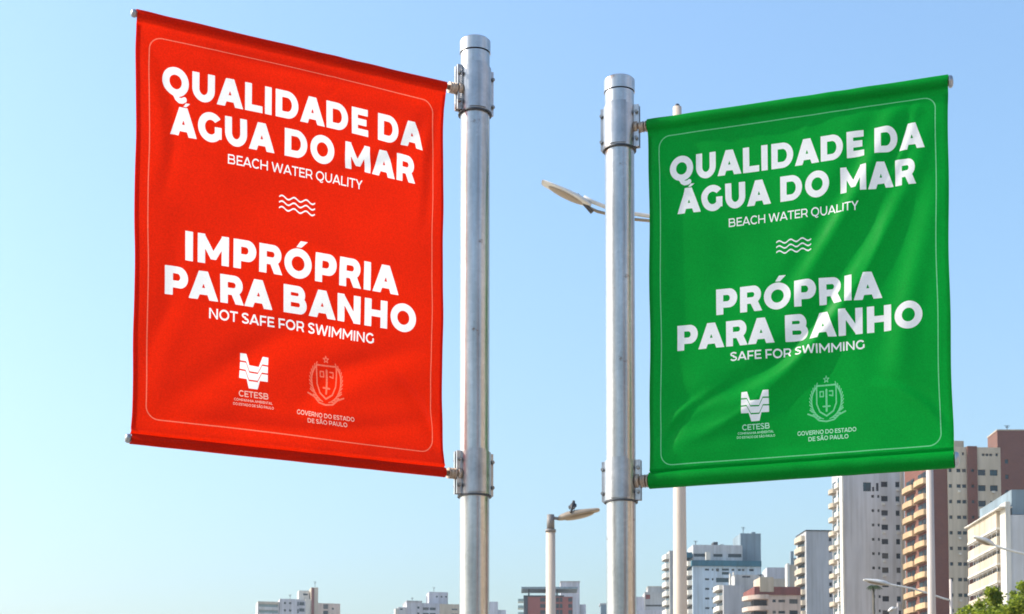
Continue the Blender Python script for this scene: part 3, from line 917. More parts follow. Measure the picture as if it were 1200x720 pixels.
# lamp with the short head and the bird
Y1 = 34.0
p = W(645.3, 624, Y1); base = Vector((p.x, Y1, 0)); lamp = empty('street_lamp', base)
def rel(px, py, Y, o): return W(px, py, Y) - o
q = rel(645.3, 624, Y1, base)
MB().tube([(0, 0, .02), (0, 0, q.z)], [.125, .1], seg=20).build('post', M['post_paint'], lamp)
MB().tube([(0, 0, 0), (0, 0, .25)], .17, seg=20).build('base_collar', M['lamp_grey'], lamp)
q2 = rel(646.2, 603.5, Y1, base)
sl = MB(); sl.tube([(0, 0, q.z + .002), (0, 0, q.z + .06)], .115, seg=20); sl.tube([(0, 0, q.z + .062), (0, 0, q2.z)], [.085, .08], seg=20)
sl.build('post_sleeve', M['lamp_grey'], lamp)
a = rel(646.5, 607, Y1, base); b = rel(656, 608.5, Y1, base)
MB().tube([(0.05, 0, a.z), tuple(b)], .035, seg=12).build('bracket_arm', M['lamp_grey'], lamp)
luminaire(lamp, rel(654.5, 609, Y1, base), rel(702.5, 598.3, Y1, base), .34, .2, mats=('lamp_tan', 'diffuser'))
tag(lamp, 'cream street lamp with one tan head, a dark bird perched on it', 'street lamp', 'street lamps')

# bird
bp_ = W(671.5, 598.6, Y1)
def bird(loc, rz):
    o = empty('bird', loc, rz)
    prof = [(-.085, .115, .012), (-.05, .10, .03), (-.02, .085, .045), (.0, .1, .055), (.012, .13, .055), (.012, .155, .045), (.012, .18, .028), (.02, .195, .024), (.03, .21, .027), (.036, .225, .022), (.036, .238, .006)]
    pts = [(-.075, 0, .028), (-.05, 0, .05), (-.025, 0, .075), (0, 0, .1), (.018, 0, .125), (.026, 0, .148), (.03, 0, .163), (.034, 0, .178), (.037, 0, .192), (.038, 0, .2)]
    rad = [.009, .026, .042, .049, .046, .034, .024, .025, .021, .006]
    bd = MB(); bd.tube(pts, rad, seg=14); bd.build('body', M['black_plumage'], o)
    tl = MB(); tl.tube([(-.06, 0, .042), (-.1, 0, .005), (-.125, 0, -.03)], [.018, .022, .016], seg=8, squash=.35); tl.build('tail', M['black_plumage'], o)
    bk = MB(); bk.tube([(.055, 0, .18), (.085, 0, .174)], [.008, .001], seg=8); bk.build('beak', M['lamp_grey'], o)
    for s_ in (-1, 1):
        lg = MB(); lg.tube([(.005, s_ * .018, .07), (.012, s_ * .018, .0)], .004, seg=6); lg.tube([(-.005, s_ * .018, .003), (.035, s_ * .018, .003)], .004, seg=6)
        lg.build('leg', M['lamp_grey'], o)
        wg = MB(); wg.tube([(.02, s_ * .04, .135), (-.03, s_ * .046, .09), (-.08, s_ * .03, .035)], [.012, .028, .005], seg=8, squash=.4); wg.build('wing', M['black_plumage'], o)
    o.scale = (1.35, 1.35, 1.35)
    return o
tag(bird(W(671.5, 600.6, Y1) + Vector((0, 0, .0)), math.radians(70)), 'small black bird perched on top of the street lamp head', 'bird')

# tall double lamp behind the poles
Y2 = 25.0
p = W(795.3, 400, Y2); base = Vector((p.x, Y2, 0)); lamp = empty('street_lamp', base)
top = rel(791.5, 126, Y2, base)
MB().tube([(0, 0, .02), (0, 0, 4), (0, 0, top.z)], [.15, .115, .07], seg=24).build('post', M['post_paint'], lamp)
MB().tube([(0, 0, 0), (0, 0, .3)], .2, seg=20).build('base_collar', M['lamp_grey'], lamp)
MB().tube([(0, 0, top.z + .002), (0, 0, top.z + .05)], [.055, .03], seg=16).build('finial', M['strap_steel'], lamp)
za = rel(795, 258, Y2, base).z
MB().tube([(0, 0, za - .18), (0, 0, za + .18)], .105, seg=20).build('arm_collar', M['lamp_white'], lamp)
def arm2(sgn):
    A = [rel(795.3, 258, Y2, base), rel(762, 253.5, Y2, base), rel(735, 249.5, Y2, base), rel(712, 243.5, Y2, base), rel(694, 236.5, Y2, base), rel(684, 231, Y2, base)]
    Bp = [rel(795.3, 264, Y2, base), rel(762, 259, Y2, base), rel(735, 256.5, Y2, base), rel(712, 251, Y2, base), rel(700, 248, Y2, base), rel(690, 243.5, Y2, base)]
    H = [rel(692, 242, Y2, base), rel(635, 214, Y2, base)]
    fx = lambda q: Vector((q.x * sgn, q.y, q.z))
    m_ = MB(); m_.tube([fx(q) for q in A], .032, seg=10); ar = m_.build('arm', M['lamp_white'], lamp)
    m_ = MB(); m_.tube([fx(q) for q in Bp], .024, seg=10); m_.build('stay', M['lamp_tan'], ar)
    lu = luminaire(lamp, fx(H[0]), fx(H[1]), .32, .125)
    cl = MB(); c0, c1 = fx(rel(676, 228.5, Y2, base)), fx(rel(694, 249, Y2, base)); cl.tube([c0, c1], .035, seg=10); cl.build('clamp', M['strap_steel'], lu)
arm2(1); arm2(-1)
tag(lamp, 'tall tapering cream lamp post with twin arms behind the green banner pole', 'street lamp', 'street lamps')

# slim white post in front of the brick and cream tower
Y3 = 44.0
p = W(1090.8, 640, Y3); base = Vector((p.x, Y3, 0)); lamp = empty('street_lamp', base)
zt = rel(1090, 470, Y3, base).z
MB().tube([(0, 0, .02), (0, 0, zt)], [.135, .092], seg=20).build('post', M['post_white'], lamp)
MB().tube([(0, 0, 0), (0, 0, .3)], .2, seg=20).build('base_collar', M['lamp_grey'], lamp)
for sgn in (-1,):
    MB().tube([(0, 0, zt - .15), (sgn * .5, 0, zt + .02), (sgn * 1.1, 0, zt + .16)], .03, seg=10).build('arm', M['lamp_white'], lamp)
    luminaire(lamp, (sgn * 1.05, 0, zt + .15), (sgn * 1.85, 0, zt + .3), .32, .16)
tag(lamp, 'slim white lamp post rising behind the right end of the green banner', 'street lamp', 'street lamps')

def arm_lamp(px_post, py_top, Y, arm_pts, head, label, rad=.06):
    p = W(px_post, py_top, Y); base = Vector((p.x, Y, 0)); lamp = empty('street_lamp', base)
    MB().tube([(0, 0, .02), (0, 0, p.z)], [rad * 1.3, rad], seg=14).build('post', M['post_white'], lamp)
    MB().tube([(0, 0, 0), (0, 0, .2)], rad * 2, seg=14).build('base_collar', M['lamp_grey'], lamp)
    MB().tube([rel(x, y, Y, base) for x, y in arm_pts], .042, seg=10).build('arm', M['lamp_white'], lamp)
    luminaire(lamp, rel(*head[0], Y, base), rel(*head[1], Y, base), .4, .24)
    tag(lamp, label, 'street lamp', 'street lamps')
arm_lamp(1114, 679, 70, [(1114, 703.5), (1107, 702), (1092, 697), (1070, 690), (1045, 685.5), (1038, 684)], [(1042, 685.5), (1012, 680)], 'thin white street lamp with a long arm reaching left across the towers')
arm_lamp(1245, 640, 60, [(1245, 662), (1220, 654), (1195, 648), (1175, 643), (1160, 637)], [(1164, 639.5), (1141, 629.5)], 'white lamp arm reaching in from the right edge before the cream balconies', rad=.07)
arm_lamp(1052, 707, 95, [(1052, 711), (1049, 713.5), (1046, 715)], [(1048, 713), (1041, 716.5)], 'small pale street lamp low before the white tower', rad=.05)

# ------------------------------------------------------------------ buildings
win_cache = {}
def unit_window(w, h, fw, fm, pm):
    key = (round(w, 2), round(h, 2), fm, pm)
    if key not in win_cache:
        f = MB()
        f.box(0, w, 0, .08, 0, fw); f.box(0, w, 0, .08, h - fw, h); f.box(0, fw, 0, .08, fw + .001, h - fw - .001); f.box(w - fw, w, 0, .08, fw + .001, h - fw - .001)
        if w > 1.5: f.box(w / 2 - fw / 2, w / 2 + fw / 2, .005, .075, fw + .001, h - fw - .001)
        fmsh = f.mesh('window'); fmsh.materials.append(M[fm])
        pmsh = MB().quad((fw, .04, fw), (w - fw, .04, fw), (w - fw, .04, h - fw), (fw, .04, h - fw)).mesh('pane'); pmsh.materials.append(M[pm])
        win_cache[key] = (fmsh, pmsh)
    return win_cache[key]

class Bld:
    def __init__(self, name, label, px, Y, yaw=0.0):
        self.Y, self.px = Y, px
        p = W(px, 700, Y); self.X0 = p.x; self.cy = math.cos(yaw)
        self.root = empty(name, (p.x, Y, 0), yaw)
        tag(self.root, label, 'building', 'buildings on the skyline')
    def s(self, px, dy=0.0):
        Y = self.Y + dy
        return (W(px, 700, Y).x - self.X0) / self.cy
    def z(self, py, dy=0.0): return W(self.px, py, self.Y + dy).z
    def block(self, px0, px1, ytop, depth, mat, dy=0.0, wins=(), roofmat=None, name='wall', fm='frame', pm='glass', reveal=.3, z0=0.0, yb=None, coping=None):
        """upright block with window openings cut in its front"""
        x0, x1, zt = self.s(px0, dy), self.s(px1, dy), self.z(ytop, dy)
        if yb is not None: z0 = self.z(yb, dy)
        ops = []
        for w in wins:
            a, b, c, d = w[:4]
            ops.append((self.s(a, dy), self.s(b, dy), self.z(d, dy), self.z(c, dy), w[4] if len(w) > 4 else pm))
        m = MB()
        xs = sorted({round(v, 4) for v in [x0, x1] + [v for o in ops for v in o[:2]]}); zs = sorted({round(v, 4) for v in [z0, zt] + [v for o in ops for v in o[2:4]]})
        xs = [v for v in xs if x0 - 1e-3 <= v <= x1 + 1e-3]; zs = [v for v in zs if z0 - 1e-3 <= v <= zt + 1e-3]
        idx = {}
        def vi(x, y, z):
            q = (round(x, 4), round(y, 4), round(z, 4))
            if q not in idx: idx[q] = len(m.v); m.v.append(q)
            return idx[q]
        for i in range(len(zs) - 1):
            j = 0
            while j < len(xs) - 1:
                def hole(j): return any(o[0] - 1e-3 <= xs[j] and xs[j + 1] <= o[1] + 1e-3 and o[2] - 1e-3 <= zs[i] and zs[i + 1] <= o[3] + 1e-3 for o in ops)
                if hole(j): j += 1; continue
                e = j
                while e + 1 < len(xs) - 1 and not hole(e + 1): e += 1
                m.f.append((vi(xs[j], dy, zs[i]), vi(xs[e + 1], dy, zs[i]), vi(xs[e + 1], dy, zs[i + 1]), vi(xs[j], dy, zs[i + 1]))); m.s.append(False)
                j = e + 1
        y2 = dy + depth
        m.quad((x0, dy, z0), (x0, dy, zt), (x0, y2, zt), (x0, y2, z0))
        m.quad((x1, dy, z0), (x1, y2, z0), (x1, y2, zt), (x1, dy, zt))
        m.quad((x0, y2, z0), (x0, y2, zt), (x1, y2, zt), (x1, y2, z0))
        m.quad((x0, dy, zt), (x1, dy, zt), (x1, y2, zt), (x0, y2, zt))
        if z0 > 1: m.quad((x0, dy, z0), (x0, y2, z0), (x1, y2, z0), (x1, dy, z0))
        for a, b, c, d, _ in ops:
            r = dy + reveal
            m.quad((a, dy, c), (a, r, c), (a, r, d), (a, dy, d)); m.quad((b, dy, c), (b, dy, d), (b, r, d), (b, r, c))
            m.quad((a, dy, c), (b, dy, c), (b, r, c), (a, r, c)); m.quad((a, dy, d), (a, r, d), (b, r, d), (b, dy, d))
        wall = m.build(name, M[mat], self.root)
        for a, b, c, d, pmm in ops:
            if pmm == 'glass':
                pmm = random.choice(('glass', 'glass', 'glass', 'glass_curtain', 'glass_pale', 'glass_blue'))
            fmsh, pmsh = unit_window(b - a, d - c, .07, fm, pmm)
            w = add('window', fmsh, None, self.root, loc=(a, dy + reveal - .09, c))
            add('pane', pmsh, None, w)
        if coping:
            MB().box(x0 - .12, x1 + .12, dy - .12, y2 + .12, zt + .002, zt + .35).build('coping', M[coping], self.root)
        return wall
    def slab(self, name, px0, px1, y0, y1, d0, d1, mat, dy=0.0):
        """plain projecting piece: pixel extents on the front plane, from d0 to d1 behind it"""
        return MB().box(self.s(px0, dy), self.s(px1, dy), dy + d0, dy + d1, self.z(y1, dy), self.z(y0, dy)).build(name, M[mat], self.root)
    def side_balconies(self, px_front_edge, rows, hpx, y_from, y_to, out, mat, mat_lit=None, door='glass', glass_rail=False, rounded=True):
        """balconies standing out from the left side wall; y_from/y_to metres behind the front plane"""
        xe = self.s(px_front_edge)
        key = (round(out, 2), round(y_to - y_from, 2), mat)
        for r in rows:
            zt, zb = self.z(r), self.z(r + hpx)
            m = MB(); n = 9; ring = []
            L_ = y_to - y_from
            for k in range(n):
                a = math.pi * k / (n - 1)
                ring.append((xe - out * (math.sin(a) ** (.45 if rounded else .12)), y_from + L_ / 2 - L_ / 2 * math.cos(a)))
            for (xa, ya), (xb, yb_) in zip(ring[:-1], ring[1:]):
                m.quad((xa, ya, zb), (xa, ya, zt), (xb, yb_, zt), (xb, yb_, zb))
                m.quad((xa * 0 + xa + (xe - xa) * .12, ya, zt), (xa, ya, zt), (xb, yb_, zt), (xb + (xe - xb) * .12, yb_, zt))
            nb = len(m.v); m.v += [(x, y, zb + .02) for x, y in ring]; m.f.append(tuple(nb + k for k in range(n))); m.s.append(False)
            nb = len(m.v); m.v += [(x, y, zb) for x, y in ring]; m.f.append(tuple(nb + k for k in reversed(range(n)))); m.s.append(False)
            m.build('balcony', M[mat], self.root)
    def side_doors(self, px_front_edge, rows, hpx, y_from, y_to, pm='glass'):
        xe = self.s(px_front_edge)
        for r in rows:
            zt, zb = self.z(r), self.z(r + hpx)
            MB().box(xe - .05, xe + .1, y_from, y_to, zb, zt).build('balcony_door', M[pm], self.root)

rng = lambda a, b, st: [a + st * i for i in range(int((b - a) / st) + 1)]
BOT = 745

# brick and cream tower (right)
cream_tower = b = Bld('apartment_tower', 'brick and cream tower with ochre balconies right of the green banner', 1090, 310, math.radians(4.5))
R1 = rng(551, BOT, 18.3)
b.block(1090, 1113.3, 523.5, 14.4, 'brick', dy=.25)
w = []
for y in R1: w += [(1114.6, 1118.4, y - 2.2, y + 2), (1124, 1129, y - 2.2, y + 2), (1130.6, 1135.6, y - 2.2, y + 2)]
w.append((1131, 1133.5, 529.5, 533))
b.block(1113.4, 1137.3, 523.2, 14.4, 'cream', wins=w, fm='frame_dark')
b.block(1137.4, 1149, 522, 14.4, 'brick', dy=-.5, wins=[(1141.5, 1145, y - 2, y + 1.6) for y in R1], fm='frame_dark')
w = []
for y in rng(553, BOT, 18.3): w += [(1149.8, 1159, y - 3.6, y + 3.4), (1164.3, 1173.8, y - 3.6, y + 3.4)]
w += [(1155, 1158.5, 530.5, 533.5), (1159.6, 1163, 530.5, 533.5), (1164, 1167.5, 530.5, 533.5), (1171.5, 1174.5, 530, 533.5)]
b.block(1149.1, 1177.5, 523.2, 14.4, 'cream', wins=w, fm='frame_dark')
b.slab('roof_house', 1105, 1140, 512, 523, 3, 11, 'cream')
RB_ = rng(560, BOT, 18.3)
b.side_balconies(1090, [y - 1 for y in RB_], 6.5, .6, 6.9, 1.2, 'ochre')
b.side_balconies(1090, [y - 1 for y in RB_], 6.5, 7.6, 14.0, 1.2, 'ochre')
b.side_doors(1090, [y - 9.5 for y in RB_], 12, 1.4, 3.4); b.side_doors(1090, [y - 9.5 for y in RB_], 12, 3.9, 6.0, 'glass_blue'); b.side_doors(1090, [y - 9.5 for y in RB_], 12, 8.6, 10.6); b.side_doors(1090, [y - 9.5 for y in RB_], 12, 11.2, 13.2, 'glass_blue')

# white tower
white_tower = b = Bld('apartment_tower', 'white slab tower with small dark windows below the green banner', 990, 330, math.radians(4.5))
w = []
for i, y in enumerate(rng(567, BOT, 16.8)):
    w += [(1035, 1043, y - 3.2, y + 3.2), (1052.3, 1057.3, y - 3.2, y + 3.2)]
    if i: w += [(1023.3, 1026.6, y - 4.2, y - .8), (1030.4, 1033, y - 4.2, y - .8)]
w += [(1013.5, 1023.2, 565, 575.5), (1024.4, 1027, 570, 575.5), (1029, 1032.3, 565.5, 575)]
b.block(990, 1059, 531, 8.6, 'white', wins=w, fm='frame_dark')
b.block(1059.05, 1062.5, 531, 6, 'cream', dy=-.6)
b.slab('pilaster_or_shade', 987.6, 989.8, 531, 1000, -.4, 1.6, 'white_bright')
b.slab('roof_house', 1005, 1040, 520, 530.5, 2, 7, 'white')
RW = rng(564, BOT, 16.8)
b.side_balconies(990, [y for y in RW], 5.5, 1.8, 4.6, 1.0, 'white_bright')
b.side_balconies(990, [y + 3 for y in RW], 5.0, 5.2, 8.5, 1.2, 'cream')
b.side_doors(990, [y - 8 for y in RW], 11, 2.2, 4.2, 'glass_blue'); b.side_doors(990, [y - 6 for y in RW], 11, 5.6, 8.1)

# tall brick tower behind
brick_back = b = Bld('brick_tower', 'tall plain brick tower at the right edge behind the cream one', 1172, 372)
w = []
for y in (541, 559, 577, 595): w += [(1180.5, 1184.5, y - 2.5, y + 2.5), (1212, 1218, y - 2.5, y + 2.5)]
b.block(1172, 1262, 505, 7.6, 'brick', wins=w, fm='frame_dark')
b.slab('coping', 1171.4, 1262.4, 503.6, 504.8, -.15, 7.7, 'cream')

# cream balcony block at the right edge
b = Bld('apartment_block', 'low cream block with long sunlit balconies at the right edge', 1185.5, 262)
b.block(1185.5, 1262, 603.5, 20, 'white', wins=[(1205, 1212, y, y + 7) for y in rng(612, BOT, 20.5)])
b.block(1187.5, 1262, 574, 18, 'grey_blue', dy=.5, yb=603)
b.slab('column_or_lit_side', 1179.5, 1185.3, 588.5, 1000, -.25, 2.8, 'white_bright')
RC = [595.5, 625, 646, 667, 688, 709, 730]
xe = b.s(1185.5)
for i, y in enumerate(RC):
    zt, zb = b.z(y), b.z(y + (19 if i == 0 else 10.5))
    MB().box(xe - 1.4, xe - .05, 3.0, 19.8, zb, zt).build('balcony', M['cream'], b.root)
    MB().box(xe - 1.5, xe - .04, 2.9, 19.9, zb - .35, zb - .004).build('balcony_floor', M['white_bright'], b.root)
    for k in range(6):
        ya = 3.5 + k * 2.75
        MB().box(xe - .03, xe + .1, ya, ya + 2.3, zb - 2.2, zb - .4).build('balcony_door', M['glass_blue' if k % 2 else 'glass'], b.root)
    if i:
        for k in range(7):
            ya = 3.2 + k * 2.7
            MB().box(xe - 1.36, xe - 1.3, ya, ya + .07, zt + .002, zt + .9).build('rail_post', M['frame'], b.root)
        MB().box(xe - 1.37, xe - 1.29, 3.1, 19.7, zt + .902, zt + .96).build('handrail', M['frame'], b.root)
MB().box(xe - 1.9, xe + .3, -.3, 20.2, b.z(595.4) + .01, b.z(594)).build('coping', M['white_bright'], b.root)

# grey tower left of the white one
b = Bld('apartment_tower', 'grey windowless slab tower with cream balconies left of the white tower', 945.3, 450, math.radians(4.5))
b.block(945.3, 985, 622.5, 11, 'grey', wins=[(972.5, 975.6, y - 2, y + 2.2) for y in rng(632, BOT, 13.1)], fm='frame_dark')
b.slab('coping', 944.8, 985.4, 621.2, 622.4, -.2, 11, 'frame_dark')
RG = rng(627, BOT, 12.6)
b.side_balconies(945.3, RG, 6, 1.2, 9.6, 1.5, 'cream')
b.side_doors(945.3, [y + 6.3 for y in RG], 5.5, 1.6, 9.2)

# red-roofed block with curved balconies
red_roof = b = Bld('apartment_block', 'pinkish block with a red-brown roof band and rounded corner balconies', 884, 380, math.radians(4.5))
w = []
for y in rng(704, BOT, 13.2): w += [(905.5, 909.5, y - 1.6, y + 1.8), (912.5, 920.5, y - 1.4, y + 1.8), (925.5, 935.5, y - 2.2, y + 3.2)]
b.block(900, 939, 697, 12, 'pinkish', wins=w, fm='frame_dark')
b.block(884, 939, 687.5, 12, 'red_brown', dy=-.4, yb=696.9, name='roof_band')
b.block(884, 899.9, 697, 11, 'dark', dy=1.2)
b.slab('water_tank', 890, 906.3, 676.8, 694, -.7, 6, 'cream')
for y in rng(697.4, BOT, 13.2):
    m = MB(); n = 11; xc = b.s(900); x0 = b.s(874); ring = [(xc, -1.2)] + [(xc + (x0 - xc) * math.sin(math.pi / 2 * k / (n - 1)) ** .8, -1.2 + 5.5 * (1 - math.cos(math.pi / 2 * k / (n - 1)))) for k in range(1, n)]
    zt, zb = b.z(y), b.z(y + 5)
    for (xa, ya), (xb, yb2) in zip(ring[:-1], ring[1:]): m.quad((xa, ya, zb), (xb, yb2, zb), (xb, yb2, zt), (xa, ya, zt), smooth=True)
    ring2 = ring + [(xc, 5.0)]
    for zz in (zb, zb + .25):
        nb = len(m.v); m.v += [(x, yy, zz) for x, yy in ring2]; m.f.append(tuple(nb + k for k in range(len(ring2)))); m.s.append(False)
    m.build('balcony', M['pinkish'], b.root)

# grey block before the blue tower
b = Bld('apartment_block', 'plain grey block with white balconies before the pale blue tower', 848, 405, math.radians(4.5))
b.block(848, 873, 686, 9, 'grey')
b.block(862, 897, 673.5, 7, 'concrete', dy=2, wins=[(871, 881, 674.6, 677)], yb=760)
b.slab('parapet_post', 856.5, 858.2, 671.5, 685.8, 1, 1.8, 'white_bright'); b.slab('parapet_post', 862, 863.2, 669, 673.3, 2.2, 3, 'white_bright')
RM = rng(685, BOT, 12.2)
b.side_balconies(848, RM, 5.5, 1, 8.6, 1.4, 'white_bright')
b.side_doors(848, [y + 5.8 for y in RM], 5.6, 1.2, 8.4)

# pale blue tower
blue_tower = b = Bld('apartment_tower', 'pale blue tower with a teal roof band and grey lift block', 812, 490, math.radians(4.5))
w = []
for i, y in enumerate(rng(667.5, BOT, 11.3)):
    w += [(826.5, 831.5, y - 1.2, y + 1.2), (834.6, 836.6, y - 1.2, y + 1.2)]
    if i == 0: w += [(839.6, 843.2, y - 1.6, y + 2), (858, 861.5, y - 1.2, y + 1.2), (865.5, 869.2, y - 1.3, y + 1.3), (870.2, 873.6, y - 1.3, y + 1.3), (879, 884.5, y - 1.3, y + 1.3)]
    else: w += [(839.6, 856, y - 1.8, y + 3.4, 'glass_blue')]
w += [(846.5, 855, 666, 668.6, 'glass_blue'), (846.5, 855, 670, 673.2, 'glass_blue')]
b.block(812, 892.5, 663.4, 13, 'pale_blue', wins=w, fm='frame_dark')
b.block(810.8, 893.6, 656.6, 14, 'teal', dy=-.5, yb=663.2, name='roof_band')
b.block(813.5, 872, 638.5, 9, 'white', dy=3, yb=657, name='penthouse', wins=[(814.5, 828.5, 648.8, 652.6), (837.5, 848.5, 649, 652.4), (855, 871, 648.6, 652.8)], fm='frame_dark')
b.slab('water_tank', 840.5, 845.5, 632.2, 638.4, 4.5, 8, 'dark'); b.slab('roof_box', 849, 853, 634.5, 638.4, 5, 8, 'white')
b.slab('parapet_post', 827.5, 833, 647, 656.4, -.4, .6, 'white_bright')
b.slab('lift_block', 874, 898.6, 620.5, 720, 6, 17, 'grey_blue')
b.slab('roof_box', 889.5, 894, 617.6, 620.3, 8, 11, 'grey_blue')
b.slab('roof_slab', 803.5, 813.4, 646, 652, 2.5, 12, 'teal')
RP = rng(657, BOT, 11.3)
b.side_balconies(812, RP, 5.6, .8, 12, 2.0, 'white_bright')
b.side_doors(812, [y + 5.8 for y in RP], 5, 1, 11.5)

# slim balcony tower
b = Bld('apartment_tower', 'slim grey tower edged with white balconies behind the tall lamp post', 785, 530, math.radians(4.5))
b.block(785, 804, 645.5, 9, 'concrete')
RS = rng(649, BOT, 10.8)
b.side_balconies(785, RS, 5.6, .8, 8.4, 1.6, 'white_bright')
b.side_doors(785, [y + 5.8 for y in RS], 4.6, 1, 8)

# stepped low block
b = Bld('apartment_block', 'low stepped concrete block with a dark red window beside the right pole', 755.5, 600)
b.block(755.5, 783, 694, 12, 'concrete', wins=[(756.5, 762, 697, 702.3, 'brick_red'), (756.5, 781, 708.8, 711, 'glass')], fm='frame_dark')
b.slab('roof_house', 759.5, 782, 687.6, 693.8, 1, 9, 'concrete'); b.slab('coping', 759, 783, 686.8, 687.5, .8, 9.2, 'white_bright')
b.block(745, 755.4, 699.6, 10, 'lavender', dy=1)
b.slab('terrace', 744, 786, 716, 760, -2, -.1, 'lavender')

# blocks peeping out beyond the red-roofed one
b = Bld('apartment_block', 'pale lavender block between the grey lift block and the cream stair tower', 899, 575)
b.block(899, 924, 665.2, 11, 'lavender'); b.slab('terrace', 903, 925, 679, 760, -1.2, -.1, 'tan')
b = Bld('stair_tower', 'cream stair tower with blue-grey tanks beside the grey slab tower', 925.6, 540)
b.block(925.6, 941, 662, 8, 'tan'); b.slab('column_or_lit_side', 922.6, 925.4, 660.5, 760, -.3, 4, 'white_bright')  # pale slab at the left: the tower's sunlit side, put into its colour
b.slab('water_tank', 931.5, 941, 653.5, 661.8, 1, 6, 'grey_blue'); b.slab('mast', 928, 931.4, 645.4, 661.8, 1.5, 3.5, 'grey_blue')

# brick building with roof pergola
b = Bld('brick_building', 'dark red brick building with a flat roof pergola behind the bird lamp', 614, 620)
w = []
RR = rng(703, BOT, 7.2)
for y in RR: w += [(633, 639.5, y - 2.3, y + 2.3), (651.5, 655.2, y - 2.6, y + 2.6), (655.8, 659.2, y - 2.6, y + 2.6), (666, 670.6, y - 2.3, y + 2.3)]
b.block(618.5, 671, 699.5, 14, 'brick_red', wins=w, fm='frame_dark', reveal=.5)
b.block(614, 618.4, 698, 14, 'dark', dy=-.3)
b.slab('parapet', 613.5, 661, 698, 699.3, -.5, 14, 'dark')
b.slab('pergola', 611, 677, 688.2, 690.6, -.8, 12, 'grey_blue')
for x in (619.8, 652.8): b.slab('pergola_post', x - .9, x + .9, 690.7, 698, .4, 1.3, 'dark')
for y in rng(702, BOT, 7.8): b.slab('balcony', 607, 613.6, y, y + 3.2, -.2, 5, 'glass_green')

b = Bld('lift_tower', 'pale lavender tower behind the brick building with the pergola', 657, 720)
b.block(657, 679.3, 682.3, 12, 'lavender'); b.slab('coping', 656.6, 679.8, 681.2, 682.2, -.3, 12.3, 'concrete')
b.block(679.5, 686.6, 708.5, 9, 'lavender', dy=2)
b = Bld('distant_block', 'small dark far block just left of the right pole', 704, 760)
b.block(704, 711.5, 709, 9, 'grey_blue'); b.slab('coping', 703, 712, 707.2, 708.8, -.3, 9, 'grey')
b = Bld('distant_block', 'small pale far block just right of the left pole', 573, 800)
b.block(573, 583.4, 705.4, 10, 'lavender'); b.block(583.5, 593, 715, 9, 'lavender', dy=1)

# pale stepped cluster left of the left pole
left_cluster = b = Bld('apartment_block', 'pale stepped apartment block rising left beside the left pole', 463, 700, math.radians(12))
b.block(467, 476.4, 711.5, 10, 'white', dy=.5, wins=[(469, 472.5, 712.8, 715)])
b.slab('column_or_lit_side', 463.5, 466.8, 713, 760, 0, 5, 'white_bright')
b.block(476.5, 494, 705.2, 13, 'lavender', wins=[(488.5, 491.5, y, y + 3) for y in (710, 717, 724)])
b.slab('parapet', 476.2, 494.2, 703.6, 705, -.3, 13, 'grey')
b.block(494.1, 515, 706, 12, 'lavender', dy=.6, wins=[w_ for y in (711, 717.5, 724) for w_ in ((495.5, 502.5, y, y + 3.2), (503.5, 510.5, y, y + 3.2))], fm='frame_dark')
b.block(504, 526, 692.6, 8, 'lavender', dy=3, wins=[(x, x + 2.2, 697, 699) for x in (512, 517.5, 522.8)], fm='frame_dark', yb=720)
b.block(515.1, 538, 706.5, 11, 'cream', dy=.3, wins=[(529, 536, y, y + 2) for y in (711.5, 717.5, 724)])
b.slab('mast', 500, 501.2, 697.5, 706, 2, 2.6, 'white')

# far-left block with stair shaft
far_left = b = Bld('apartment_block', 'pale apartment block with a tall stair shaft alone at the far left', 303, 690, math.radians(14))
b.block(303, 327, 706, 12, 'white', dy=1, wins=[(304, 326, y, y + 3.6, 'glass_green') for y in (707.5, 714.5, 721.5)], reveal=1.0)
b.slab('roof_slab', 302.4, 327.4, 704.6, 705.9, .2, 13, 'white_bright')
b.block(327.1, 349, 701, 12, 'lavender', wins=[w_ for y in (706, 714.5, 722) for w_ in ((331.8, 334.2, y - 1.3, y + 1.3), (337.5, 340.4, y - 1.3, y + 1.3), (347, 348.7, y - 2, y + 3))], fm='frame_dark')
b.block(349.1, 356.5, 702.5, 12, 'lavender', dy=.5, wins=[(349.6, 355.6, y, y + 4) for y in (704.2, 711.5, 719)], fm='frame_dark')
b.block(356.6, 362.4, 700.5, 12, 'white_bright', dy=.2)
b.block(350.5, 362.3, 690.5, 7, 'white_bright', dy=3, yb=702, wins=[(355.5, 361, 694, 696.2)], fm='frame_dark')
b.block(362.5, 370.5, 686.4, 8, 'tan', dy=-.4); b.slab('pilaster_or_shade', 363, 366, 687.5, 760, -.7, -.41, 'red_brown')  # red-brown strip: the shade on the shaft, put into its colour
b.block(370.6, 396.5, 704.8, 12, 'pinkish', dy=.4, wins=[w_ for y in (706, 713.5, 721) for w_ in ((377, 382.5, y, y + 5.6), (386.8, 389.2, y + 3.8, y + 6))], fm='frame_dark')

